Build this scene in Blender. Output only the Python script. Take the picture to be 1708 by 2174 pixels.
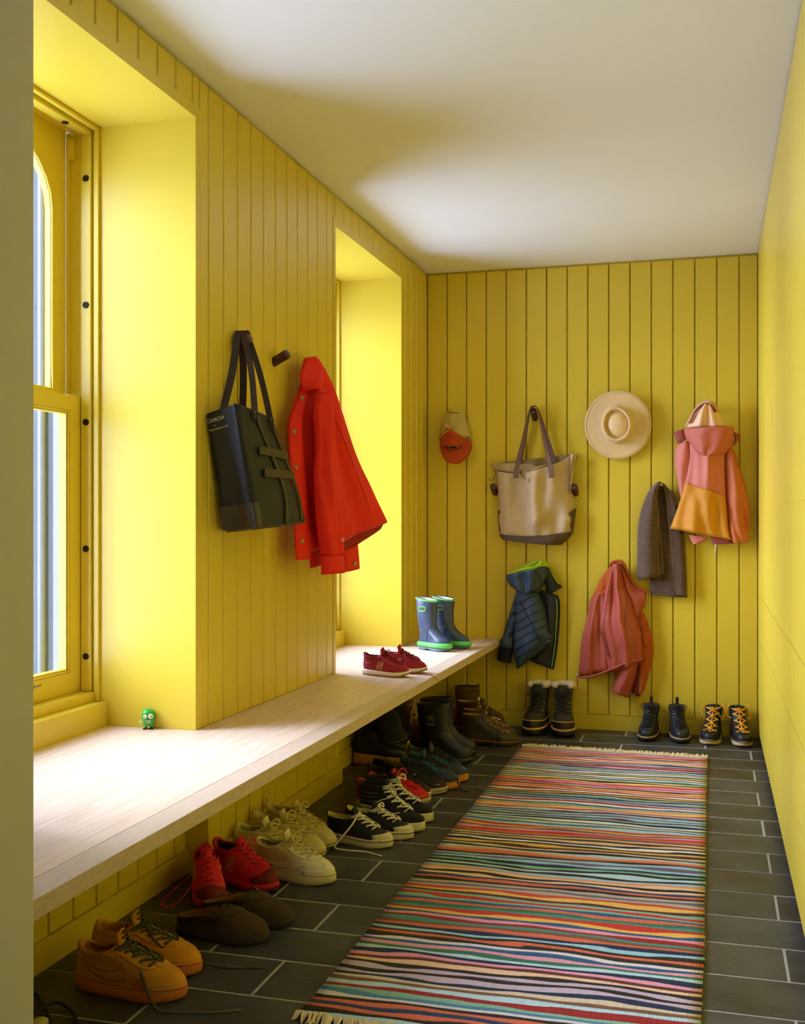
import bpy, bmesh, math, random
from mathutils import Vector, Matrix, noise
from mathutils.bvhtree import BVHTree
from mathutils.geometry import tessellate_polygon

for o in list(bpy.data.objects):
    bpy.data.objects.remove(o)
sc = bpy.context.scene
COL = sc.collection
PI = math.pi
rnd = random.Random(7)

# ------------------------------------------------------------------ camera
IMG_W, IMG_H = 1708, 2174
FPX, YAW, CYP = 2316.6, 0.27575, 1105.06
CAM = Vector((1.529, -5.910, 1.1194))
cd = bpy.data.cameras.new('camera'); cam = bpy.data.objects.new('camera', cd); COL.objects.link(cam)
cam.location = CAM; cam.rotation_euler = (PI/2, 0, YAW)
cd.sensor_fit = 'VERTICAL'; cd.sensor_height = 36.0; cd.lens = 36.0*FPX/IMG_H
cd.shift_y = (CYP-IMG_H/2)/IMG_H; cd.clip_start = 0.05
sc.camera = cam
FWD = Vector((-math.sin(YAW), math.cos(YAW), 0)); RGT = Vector((math.cos(YAW), math.sin(YAW), 0)); UP = Vector((0, 0, 1))
def ray(x, y): return FWD + RGT*((x-IMG_W/2)/FPX) + UP*((CYP-y)/FPX)
def onX(x, y, X): d = ray(x, y); return CAM + d*((X-CAM.x)/d.x)
def onY(x, y, Y): d = ray(x, y); return CAM + d*((Y-CAM.y)/d.y)
def onZ(x, y, Z=0.0): d = ray(x, y); return CAM + d*((Z-CAM.z)/d.z)

# ------------------------------------------------------------------ light
W = bpy.data.worlds.new('world'); sc.world = W; W.use_nodes = True
bg = W.node_tree.nodes['Background']
bg.inputs[0].default_value = (0.54, 0.66, 1.0, 1); bg.inputs[1].default_value = 13.5
sd = bpy.data.lights.new('sun', 'SUN'); sun = bpy.data.objects.new('sun', sd); COL.objects.link(sun)
sd.energy = 17.0; sd.angle = math.radians(60); sd.color = (0.74, 0.82, 1.0)
sun.rotation_euler = Vector((0.86, 0.10, -0.36)).to_track_quat('-Z', 'Y').to_euler()
ld = bpy.data.lights.new('hall_fill_light', 'AREA'); ld.shape = 'DISK'; ld.size = 0.5; ld.energy = 13; ld.color = (1.0, 0.95, 0.88)
lo = bpy.data.objects.new('hall_fill_light', ld); COL.objects.link(lo); lo.location = (1.1, -6.6, 2.44)   # unseen fill light added behind the doorway to brighten the jamb and room
for yc in (-3.357, -1.04):                       # sampling portals in the two window openings
    pd = bpy.data.lights.new('window_portal', 'AREA'); pd.shape = 'RECTANGLE'; pd.size = 1.0; pd.size_y = 1.9
    pd.cycles.is_portal = True
    po = bpy.data.objects.new('window_portal', pd); COL.objects.link(po)
    po.location = (-0.62, yc, 1.42); po.rotation_euler = (PI/2, 0, -PI/2)
sc.view_settings.view_transform = 'Standard'; sc.view_settings.look = 'None'
sc.view_settings.exposure = -0.12; sc.view_settings.gamma = 1.0; sc.view_settings.use_curve_mapping = False
sc.cycles.use_denoising = True
sc.cycles.max_bounces = 8; sc.cycles.diffuse_bounces = 5; sc.cycles.glossy_bounces = 3; sc.cycles.transparent_max_bounces = 12
sc.cycles.use_adaptive_sampling = True; sc.cycles.adaptive_threshold = 0.025
sc.cycles.caustics_reflective = False; sc.cycles.caustics_refractive = False
sc.cycles.sample_clamp_indirect = 8.0

# ------------------------------------------------------------------ materials
def lin(c): return tuple((v/12.92 if v <= 0.04045 else ((v+0.055)/1.055)**2.4) for v in c)
def srgb(r, g, b): return lin((r/255, g/255, b/255))
MATS = {}
def M(name, rgb, rough=0.6, var=0.12, vscale=14, bump=0.0, bscale=120, metal=0.0, spec=0.5, sheen=0.0, coat=0.0, stretch=None):
    """principled material: base colour with soft procedural variation and optional fine relief (rgb in sRGB 0-255)"""
    if name in MATS: return MATS[name]
    m = bpy.data.materials.new(name); m.use_nodes = True; MATS[name] = m
    nt = m.node_tree; N = nt.nodes; L = nt.links; b = N['Principled BSDF']
    c = srgb(*rgb)
    b.inputs['Roughness'].default_value = rough; b.inputs['Metallic'].default_value = metal
    b.inputs['Specular IOR Level'].default_value = spec
    b.inputs['Sheen Weight'].default_value = sheen; b.inputs['Coat Weight'].default_value = coat
    tc = N.new('ShaderNodeTexCoord'); mp = N.new('ShaderNodeMapping'); L.new(tc.outputs['Object'], mp.inputs[0])
    if stretch: mp.inputs['Scale'].default_value = stretch
    no = N.new('ShaderNodeTexNoise'); no.inputs['Scale'].default_value = vscale; no.inputs['Detail'].default_value = 4
    L.new(mp.outputs[0], no.inputs['Vector'])
    mx = N.new('ShaderNodeMix'); mx.data_type = 'RGBA'
    mx.inputs[6].default_value = (*[v*(1-var) for v in c], 1); mx.inputs[7].default_value = (*[min(1, v*(1+var)) for v in c], 1)
    L.new(no.outputs['Fac'], mx.inputs[0]); L.new(mx.outputs[2], b.inputs['Base Color'])
    if bump:
        n2 = N.new('ShaderNodeTexNoise'); n2.inputs['Scale'].default_value = bscale; n2.inputs['Detail'].default_value = 3
        L.new(mp.outputs[0], n2.inputs['Vector'])
        bp = N.new('ShaderNodeBump'); bp.inputs['Strength'].default_value = bump; bp.inputs['Distance'].default_value = 0.004
        L.new(n2.outputs['Fac'], bp.inputs['Height']); L.new(bp.outputs[0], b.inputs['Normal'])
    return m

YEL = M('yellow_paint', (218, 193, 62), rough=0.34, var=0.03, vscale=3, bump=0.03, bscale=60, spec=0.45)
WHITE = M('ceiling_white', (232, 231, 228), rough=0.9, var=0.01, vscale=2)
JAMB = M('jamb_paint', (205, 203, 190), rough=0.5, var=0.02, vscale=4, bump=0.02)
IRON = M('painted_iron', (66, 72, 76), rough=0.45, var=0.18, vscale=18, bump=0.25, bscale=70)
IRONL = M('painted_iron_light', (112, 118, 128), rough=0.45, var=0.08, vscale=18, bump=0.1, bscale=70)
BLACKMETAL = M('bronze_screw', (34, 26, 16), rough=0.35, metal=0.6, var=0.1)
WALNUT = M('walnut_peg', (72, 34, 24), rough=0.42, var=0.3, vscale=30, stretch=(1, 1, 0.15), bump=0.05)
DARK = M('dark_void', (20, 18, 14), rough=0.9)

def glass_mat():
    m = bpy.data.materials.new('window_glass'); m.use_nodes = True; nt = m.node_tree; N = nt.nodes; L = nt.links
    N.remove(N['Principled BSDF']); out = N['Material Output']
    tr = N.new('ShaderNodeBsdfTransparent'); gl = N.new('ShaderNodeBsdfGlossy'); gl.inputs['Roughness'].default_value = 0.02
    df = N.new('ShaderNodeBsdfDiffuse'); df.inputs['Color'].default_value = (0.8, 0.82, 0.85, 1)
    fr = N.new('ShaderNodeFresnel'); fr.inputs['IOR'].default_value = 1.45
    mx = N.new('ShaderNodeMixShader'); L.new(fr.outputs[0], mx.inputs[0]); L.new(tr.outputs[0], mx.inputs[1]); L.new(gl.outputs[0], mx.inputs[2])
    tc = N.new('ShaderNodeTexCoord'); vo = N.new('ShaderNodeTexVoronoi'); vo.inputs['Scale'].default_value = 45
    L.new(tc.outputs['Object'], vo.inputs['Vector'])
    rp = N.new('ShaderNodeValToRGB'); rp.color_ramp.elements[0].color = (0.5, 0.5, 0.5, 1); rp.color_ramp.elements[0].position = 0.02
    rp.color_ramp.elements[1].color = (0.04, 0.04, 0.04, 1); rp.color_ramp.elements[1].position = 0.10
    L.new(vo.outputs['Distance'], rp.inputs[0])
    m2 = N.new('ShaderNodeMixShader'); L.new(rp.outputs[0], m2.inputs[0]); L.new(mx.outputs[0], m2.inputs[1]); L.new(df.outputs[0], m2.inputs[2])
    L.new(m2.outputs[0], out.inputs[0])
    return m
GLASS = glass_mat()

def oak_mat(name, scale, dark=1.0):
    m = bpy.data.materials.new(name); m.use_nodes = True; nt = m.node_tree; N = nt.nodes; L = nt.links; b = N['Principled BSDF']
    tc = N.new('ShaderNodeTexCoord'); mp = N.new('ShaderNodeMapping'); mp.inputs['Scale'].default_value = scale
    L.new(tc.outputs['Object'], mp.inputs[0])
    n1 = N.new('ShaderNodeTexNoise'); n1.inputs['Scale'].default_value = 3.2; n1.inputs['Detail'].default_value = 7; n1.inputs['Roughness'].default_value = 0.7
    L.new(mp.outputs[0], n1.inputs['Vector'])
    rp = N.new('ShaderNodeValToRGB'); e = rp.color_ramp.elements
    e[0].position = 0.28; e[0].color = (*[v*dark for v in srgb(204, 176, 152)], 1); e[1].position = 0.72; e[1].color = (*[v*dark for v in srgb(236, 216, 200)], 1)
    L.new(n1.outputs['Fac'], rp.inputs[0]); L.new(rp.outputs[0], b.inputs['Base Color'])
    b.inputs['Roughness'].default_value = 0.5
    bp = N.new('ShaderNodeBump'); bp.inputs['Strength'].default_value = 0.12; bp.inputs['Distance'].default_value = 0.002
    L.new(n1.outputs['Fac'], bp.inputs['Height']); L.new(bp.outputs[0], b.inputs['Normal'])
    return m
OAK = oak_mat('oak_top', (22, 1.2, 22))
OAKN = oak_mat('oak_nosing', (95, 9, 60), 0.78)  # slightly darker oak of its own, plus the front edge's shade put into the colour

def slate_mat():
    m = bpy.data.materials.new('slate_tile'); m.use_nodes = True; nt = m.node_tree; N = nt.nodes; L = nt.links; b = N['Principled BSDF']
    tc = N.new('ShaderNodeTexCoord'); oi = N.new('ShaderNodeObjectInfo')
    ad = N.new('ShaderNodeVectorMath'); ad.operation = 'ADD'; sc3 = N.new('ShaderNodeVectorMath'); sc3.operation = 'SCALE'; sc3.inputs['Scale'].default_value = 37.0
    cb = N.new('ShaderNodeCombineXYZ'); L.new(oi.outputs['Random'], cb.inputs[0]); L.new(oi.outputs['Random'], cb.inputs[1])
    L.new(cb.outputs[0], sc3.inputs[0]); L.new(tc.outputs['Object'], ad.inputs[0]); L.new(sc3.outputs[0], ad.inputs[1])
    n1 = N.new('ShaderNodeTexNoise'); n1.inputs['Scale'].default_value = 5; n1.inputs['Detail'].default_value = 5; L.new(ad.outputs[0], n1.inputs['Vector'])
    rp = N.new('ShaderNodeValToRGB'); e = rp.color_ramp.elements
    e[0].position = 0.3; e[0].color = (*srgb(46, 45, 44), 1); e[1].position = 0.75; e[1].color = (*srgb(84, 84, 84), 1)
    L.new(n1.outputs['Fac'], rp.inputs[0])
    mx = N.new('ShaderNodeMix'); mx.data_type = 'RGBA'; mx.blend_type = 'MULTIPLY'; mx.inputs[0].default_value = 1.0
    r2 = N.new('ShaderNodeValToRGB'); e = r2.color_ramp.elements
    e[0].color = (0.92, 0.82, 0.72, 1); e[1].color = (0.90, 1.0, 1.06, 1); L.new(oi.outputs['Random'], r2.inputs[0])
    L.new(rp.outputs[0], mx.inputs[6]); L.new(r2.outputs[0], mx.inputs[7]); L.new(mx.outputs[2], b.inputs['Base Color'])
    b.inputs['Roughness'].default_value = 0.36
    mp = N.new('ShaderNodeMapping'); mp.inputs['Scale'].default_value = (9, 30, 9); mp.inputs['Rotation'].default_value = (0, 0, -0.55); L.new(ad.outputs[0], mp.inputs[0])
    n2 = N.new('ShaderNodeTexNoise'); n2.inputs['Scale'].default_value = 1.6; n2.inputs['Detail'].default_value = 8; n2.inputs['Roughness'].default_value = 0.68; L.new(mp.outputs[0], n2.inputs['Vector'])
    bp = N.new('ShaderNodeBump'); bp.inputs['Strength'].default_value = 0.9; bp.inputs['Distance'].default_value = 0.009
    L.new(n2.outputs['Fac'], bp.inputs['Height']); L.new(bp.outputs[0], b.inputs['Normal'])
    return m
SLATE = slate_mat()
GROUT = M('grout', (158, 155, 148), rough=0.9, var=0.15, vscale=40, bump=0.2)

# ------------------------------------------------------------------ mesh helpers
def mesh(name, verts, faces, mat, parent=None, smooth=False, kind=None):
    me = bpy.data.meshes.new(name); me.from_pydata([tuple(v) for v in verts], [], faces); me.update()
    bm = bmesh.new(); bm.from_mesh(me); bmesh.ops.recalc_face_normals(bm, faces=bm.faces); bm.to_mesh(me); bm.free()
    if smooth: me.shade_smooth()
    if mat: me.materials.append(mat)
    o = bpy.data.objects.new(name, me); COL.objects.link(o)
    if parent: o.parent = parent
    if kind: o['kind'] = kind
    return o
def inst(src, name, loc, parent=None, rot=None, scale=None):
    o = bpy.data.objects.new(name, src.data if hasattr(src, 'data') else src); COL.objects.link(o); o.location = loc
    if rot: o.rotation_euler = rot
    if scale: o.scale = scale
    if parent: o.parent = parent
    return o
def thing(name, label, cat, loc=(0, 0, 0), rz=0.0, group=None):
    o = bpy.data.objects.new(name, None); COL.objects.link(o); o.location = loc; o.rotation_euler = (0, 0, rz)
    o.empty_display_size = 0.05; o['label'] = label; o['category'] = cat
    if group: o['group'] = group
    return o
def tag(o, label, cat, group=None):
    o['label'] = label; o['category'] = cat
    if group: o['group'] = group
    return o
def struct(o): o['kind'] = 'structure'; return o
def box_vf(x0, x1, y0, y1, z0, z1):
    v = [(x, y, z) for x in (x0, x1) for y in (y0, y1) for z in (z0, z1)]
    f = [(0, 1, 3, 2), (4, 6, 7, 5), (0, 4, 5, 1), (2, 3, 7, 6), (0, 2, 6, 4), (1, 5, 7, 3)]
    return v, f
def box(name, x0, x1, y0, y1, z0, z1, mat, parent=None, bev=0.0):
    v, f = box_vf(x0, x1, y0, y1, z0, z1); o = mesh(name, v, f, mat, parent)
    if bev: bevel(o, bev)
    return o
def bevel(o, w, seg=2):
    bm = bmesh.new(); bm.from_mesh(o.data)
    bmesh.ops.bevel(bm, geom=list(bm.edges), offset=w, segments=seg, profile=0.6, affect='EDGES'); bm.to_mesh(o.data); bm.free()
def prism(name, poly, axis, a0, a1, mat, parent=None, bev=0.0, smooth=False):
    """extrude a 2D polygon along an axis: axis 'x' -> poly in (y,z); 'y' -> (x,z); 'z' -> (x,y)"""
    def P(p, a): return {'x': (a, p[0], p[1]), 'y': (p[0], a, p[1]), 'z': (p[0], p[1], a)}[axis]
    n = len(poly); v = [P(p, a0) for p in poly]+[P(p, a1) for p in poly]
    f = [tuple(range(n)), tuple(range(n, 2*n))]+[(i, (i+1) % n, n+(i+1) % n, n+i) for i in range(n)]
    o = mesh(name, v, f, mat, parent, smooth)
    if bev: bevel(o, bev)
    return o
def tube(name, pts, r, mat, parent=None, n=8, closed=False, flat=1.0, flat_dir=None):
    """a round (or flattened) tube along a polyline, one continuous mesh"""
    pts = [Vector(p) for p in pts]; m = len(pts)
    rs = r if isinstance(r, (list, tuple)) else [r]*m
    V = []; F = []; prev = None
    for i, p in enumerate(pts):
        a = pts[(i-1) % m] if (closed or i > 0) else p; b = pts[(i+1) % m] if (closed or i < m-1) else p
        t = (b-a); t = t.normalized() if t.length > 1e-9 else Vector((0, 0, 1))
        if prev is None:
            h = Vector(flat_dir) if flat_dir else (Vector((0, 0, 1)) if abs(t.z) < 0.9 else Vector((1, 0, 0)))
        else: h = prev
        u = h - t*h.dot(t)
        if u.length < 1e-6: u = t.orthogonal()
        u.normalize(); w = t.cross(u); prev = u
        for k in range(n):
            a_ = 2*PI*k/n; V.append(p + u*(math.cos(a_)*rs[i]*flat) + w*(math.sin(a_)*rs[i]))
    for i in range(m if closed else m-1):
        for k in range(n):
            F.append((i*n+k, i*n+(k+1) % n, ((i+1) % m)*n+(k+1) % n, ((i+1) % m)*n+k))
    if not closed:
        F.append(tuple(range(n))); F.append(tuple(range((m-1)*n, m*n)))
    return mesh(name, V, F, mat, parent, True)
def catmull(pts, k=6, closed=False):
    pts = [Vector(p) for p in pts]; n = len(pts); out = []
    rng = range(n) if closed else range(n-1)
    for i in rng:
        p1 = pts[i]; p2 = pts[(i+1) % n]
        p0 = pts[(i-1) % n] if (closed or i > 0) else p1*2-p2
        p3 = pts[(i+2) % n] if (closed or i < n-2) else p2*2-p1
        for j in range(k):
            t = j/k
            out.append(0.5*((2*p1)+(p2-p0)*t+(2*p0-5*p1+4*p2-p3)*t*t+(3*p1-p0-3*p2+p3)*t**3))
    if not closed: out.append(pts[-1])
    return out
def lathe(name, prof, mat, parent=None, n=24, loc=(0, 0, 0), axis='z', sx=1.0, sy=1.0, cap=True):
    """revolve a (radius, height) profile; axis = direction of height"""
    V = []; F = []; m = len(prof)
    for (r, h) in prof:
        for k in range(n):
            a = 2*PI*k/n; p = (r*math.cos(a)*sx, r*math.sin(a)*sy, h)
            if axis == 'y-': p = (p[0], -p[2], p[1])
            elif axis == 'x': p = (p[2], p[0], p[1])
            V.append((p[0]+loc[0], p[1]+loc[1], p[2]+loc[2]))
    for i in range(m-1):
        for k in range(n): F.append((i*n+k, i*n+(k+1) % n, (i+1)*n+(k+1) % n, (i+1)*n+k))
    if cap: F += [tuple(range(n)), tuple(range((m-1)*n, m*n))]
    return mesh(name, V, F, mat, parent, True)

# ------------------------------------------------------------------ room shell
RW, RH, BT = 1.760, 2.5, 0.473          # room width, ceiling height, bench top
BAYS = [(-3.865, -2.850), (-1.547, -0.533)]   # the two window recesses along the window wall
HEAD = 2.362; PITCH = 0.1099; G0 = -2.756
YN = -4.50                               # room side of the doorway wall
WT = 2.488                               # top of the boards (shadow gap above)

# floor: grout bed with slate tiles
floor = struct(mesh('floor', *box_vf(-0.6, 2.9, -8.6, 0.05, -0.06, -0.0010), GROUT))
def tile_mesh(w, d):
    g = 0.0027; c = 0.0022; x0, x1, y0, y1 = g, w-g, g, d-g
    b = [(x0, y0, -0.012), (x1, y0, -0.012), (x1, y1, -0.012), (x0, y1, -0.012)]
    a = [(x0, y0, -c), (x1, y0, -c), (x1, y1, -c), (x0, y1, -c)]
    t = [(x0+c, y0+c, 0), (x1-c, y0+c, 0), (x1-c, y1-c, 0), (x0+c, y1-c, 0)]
    f = [(8, 9, 10, 11)]
    for i in range(4):
        j = (i+1) % 4; f += [(i, j, 4+j, 4+i), (4+i, 4+j, 8+j, 8+i)]
    me = bpy.data.meshes.new('tile'); me.from_pydata(b+a+t, [], f); me.update(); me.materials.append(SLATE); return me
TW, TD, TY = 0.6125, 0.212, -0.352
TX0, TX1 = -0.10, 1.86
cache = {}
for k in range(-2, 22):
    y0 = TY-TD*(k+1); y1 = min(y0+TD, 0.0)
    if y1 - y0 < 0.02: continue
    off = (0.485 if k % 2 == 0 else 0.275)
    cuts = [TX0]+[off+TW*j for j in range(-1, 4) if TX0+0.02 < off+TW*j < TX1-0.02]+[TX1]
    for a, b in zip(cuts, cuts[1:]):
        key = (round(b-a, 4), round(y1-y0, 4))
        if key not in cache: cache[key] = tile_mesh(*key)
        inst(cache[key], 'tile', (a, y0, rnd.uniform(-0.0008, 0.0006)), floor)

# ceiling
ceiling = struct(mesh('ceiling', *box_vf(-0.6, 2.9, -8.6, 0.2, RH, RH+0.1), WHITE))

# boards ------------------------------------------------------------
def board_mesh(w, h, t=0.016, c=0.0028, gap=0.0031):
    """one V-edged board: width along +x, depth along -y (front at y=0), height along z"""
    a, b = gap, w-gap
    poly = [(a, t), (b, t), (b, c), (b-c, 0.0), (a+c, 0.0), (a, c)]
    n = 6; v = [(p[0], p[1], 0) for p in poly]+[(p[0], p[1], h) for p in poly]
    f = [tuple(range(n)), tuple(range(n, 2*n))]+[(i, (i+1) % n, n+(i+1) % n, n+i) for i in range(n)]
    me = bpy.data.meshes.new('board'); me.from_pydata(v, [], f)
    bm = bmesh.new(); bm.from_mesh(me); bmesh.ops.recalc_face_normals(bm, faces=bm.faces); bm.to_mesh(me); bm.free()
    me.materials.append(YEL); return me
bcache = {}
def board(parent, w, h, loc, rz):
    key = (round(w, 4), round(h, 4))
    if key not in bcache: bcache[key] = board_mesh(*key)
    return inst(bcache[key], 'board', loc, parent, (0, 0, rz))
def cuts_between(a, b, g0, p):
    k0 = math.ceil((a+0.012-g0)/p); out = [a]
    k = k0
    while g0+k*p < b-0.012: out.append(g0+k*p); k += 1
    return out+[b]
# boards on the window wall face +x: local x -> world +y (rz = 90deg), local y(back) -> world -x
def run_left(parent, y0, y1, z0, z1, X=0.0, g0=G0, p=PITCH):
    c = cuts_between(y0, y1, g0, p)
    for a, b in zip(c, c[1:]): board(parent, b-a, z1-z0, (X, a, z0), PI/2)
def run_back(parent, x0, x1, z0, z1, g0, p):
    c = cuts_between(x0, x1, g0, p)
    for a, b in zip(c, c[1:]): board(parent, b-a, z1-z0, (a, 0.0, z0), 0.0)

# window wall (masonry with two deep openings), its boards, aprons and trims
def wall_grid(name, ys, zs, holes, x0, x1, mat):
    V = []; F = []; idx = {}
    def vid(i, j, s):
        if (i, j, s) not in idx: idx[(i, j, s)] = len(V); V.append((x0 if s == 0 else x1, ys[i], zs[j]))
        return idx[(i, j, s)]
    ny, nz = len(ys)-1, len(zs)-1
    solid = lambda i, j: 0 <= i < ny and 0 <= j < nz and (i, j) not in holes
    for i in range(ny):
        for j in range(nz):
            if not solid(i, j): continue
            for s in (0, 1): F.append((vid(i, j, s), vid(i+1, j, s), vid(i+1, j+1, s), vid(i, j+1, s)))
            for (di, dj, e) in ((-1, 0, ((i, j), (i, j+1))), (1, 0, ((i+1, j), (i+1, j+1))), (0, -1, ((i, j), (i+1, j))), (0, 1, ((i, j+1), (i+1, j+1)))):
                if not solid(i+di, j+dj):
                    (a, b), (c, d) = e; F.append((vid(a, b, 0), vid(c, d, 0), vid(c, d, 1), vid(a, b, 1)))
    return mesh(name, V, F, mat)
UZ = BT-0.036
UP0, UP1 = -2.76, -1.49
wl = struct(wall_grid('wall_left', [-8.6, YN-0.13, BAYS[0][0], BAYS[0][1], UP0, BAYS[1][0], BAYS[1][1], 0.2], [-0.05, UZ, HEAD, RH+0.05],
                      {(1, 0), (2, 0), (2, 1), (3, 0), (5, 0), (5, 1), (6, 0)}, -0.432, -0.016, YEL))
box('pier_backing', -0.42, -0.0162, BAYS[1][0]-0.001, UP1, -0.02, UZ-0.001, YEL, wl)
run_left(wl, BAYS[0][1]+0.030, BAYS[1][0]-0.030, BT, WT)                       # pier between the windows
run_left(wl, BAYS[1][1]+0.030, 0.0, BT, WT)                                    # beyond the second window
run_left(wl, YN, BAYS[0][0]-0.030, BT, WT)
for a, b in BAYS: run_left(wl, a-0.03, b+0.03, HEAD+0.036, WT)                  # over the windows
for n_, (a, b) in enumerate(BAYS):                                              # flat casing round each recess
    cz = struct(bpy.data.objects.new('trim_%d' % (n_+1), None)); COL.objects.link(cz)
    box('casing', -0.016, 0.0015, a-0.0295, a, BT, HEAD+0.0355, YEL, cz)
    box('casing', -0.016, 0.0015, b, b+0.0295, BT, HEAD+0.0355, YEL, cz)
    box('casing', -0.016, 0.0015, a, b, HEAD, HEAD+0.0355, YEL, cz)
# under the bench: pier boards flush with the wall, recessed aprons below the windows
run_left(wl, UP0, UP1, 0.078, UZ, 0.0, -2.664, 0.1132)
AX = -0.0756
ap = [(YN, UP0), (UP1, 0.0)]
for a, b in ap:
    box('apron_backing', -0.40, AX-0.016, a-0.04 if a < -3 else a+0.001, b-0.001 if b < -1 else 0.0, -0.02, UZ-0.001, YEL, wl)
    run_left(wl, a, b, 0.078, UZ, AX, -3.508, 0.1112)
bl = struct(bpy.data.objects.new('baseboard_left', None)); COL.objects.link(bl)
box('skirting', -0.016, 0.012, UP0, UP1, 0.0, 0.0755, YEL, bl)
for a, b in ap: box('skirting', AX-0.016, AX+0.008, a, b, 0.0, 0.0755, YEL, bl)

# back wall
wb = struct(mesh('wall_back', *box_vf(-0.5, RW+0.6, 0.016, 0.2, -0.05, RH+0.05), YEL))
run_back(wb, 0.0, RW, 0.0825, WT, 0.1135, 0.1110)
bb = struct(box('baseboard_back', 0.0, RW, -0.010, 0.016, 0.0, 0.080, YEL))

# doorway wall and the space behind the camera
JX0, JX1 = 0.562, 1.640
V, F = [], []
we = struct(bpy.data.objects.new('wall_front', None)); COL.objects.link(we)
box('wall_section', -0.6, JX0, YN-0.13, YN, 0.0, RH, JAMB, we, 0.003)
box('wall_section', JX1, 2.9, YN-0.13, YN, 0.0, RH, JAMB, we, 0.003)
struct(box('wall_rear', -0.6, 2.9, -8.7, -8.6, 0, RH, JAMB))
struct(box('wall_right', 2.35, 2.45, -8.6, 0.2, 0, RH, JAMB))
box('wall_header', JX0, JX1, YN-0.13, YN, 2.12, RH, JAMB, we)

# ------------------------------------------------------------------ bench
bench = thing('bench', 'long pale oak bench top running under both window recesses', 'bench', (0, 0, 0))
NZ, BX, BB, BJ = 0.352, 0.420, -0.302, -2.283
def plank(name, poly, mat, bev=0.0012): return prism(name, poly, 'z', UZ, BT, mat, bench, bev)
g = 0.0006
plank('top_plank', [(NZ-g, YN+0.005), (NZ-g, BJ-g), (0.002, BJ-g), (0.002, BAYS[0][1]), (BB, BAYS[0][1]-0.001), (BB, BAYS[0][0]+0.001), (0.002, BAYS[0][0]), (0.002, YN+0.005)], OAK)
plank('top_plank', [(NZ-g, BJ+g), (NZ-g, -0.002), (0.002, -0.002), (0.002, BAYS[1][1]), (BB, BAYS[1][1]-0.001), (BB, BAYS[1][0]+0.001), (0.002, BAYS[1][0]), (0.002, BJ+g)], OAK)
plank('nosing', [(NZ+g, YN+0.005), (BX, YN+0.005), (BX, BJ-g), (NZ+g, BJ-g)], OAKN)
plank('nosing', [(NZ+g, BJ+g), (BX, BJ+g), (BX, -0.002), (NZ+g, -0.002)], OAKN)

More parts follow.
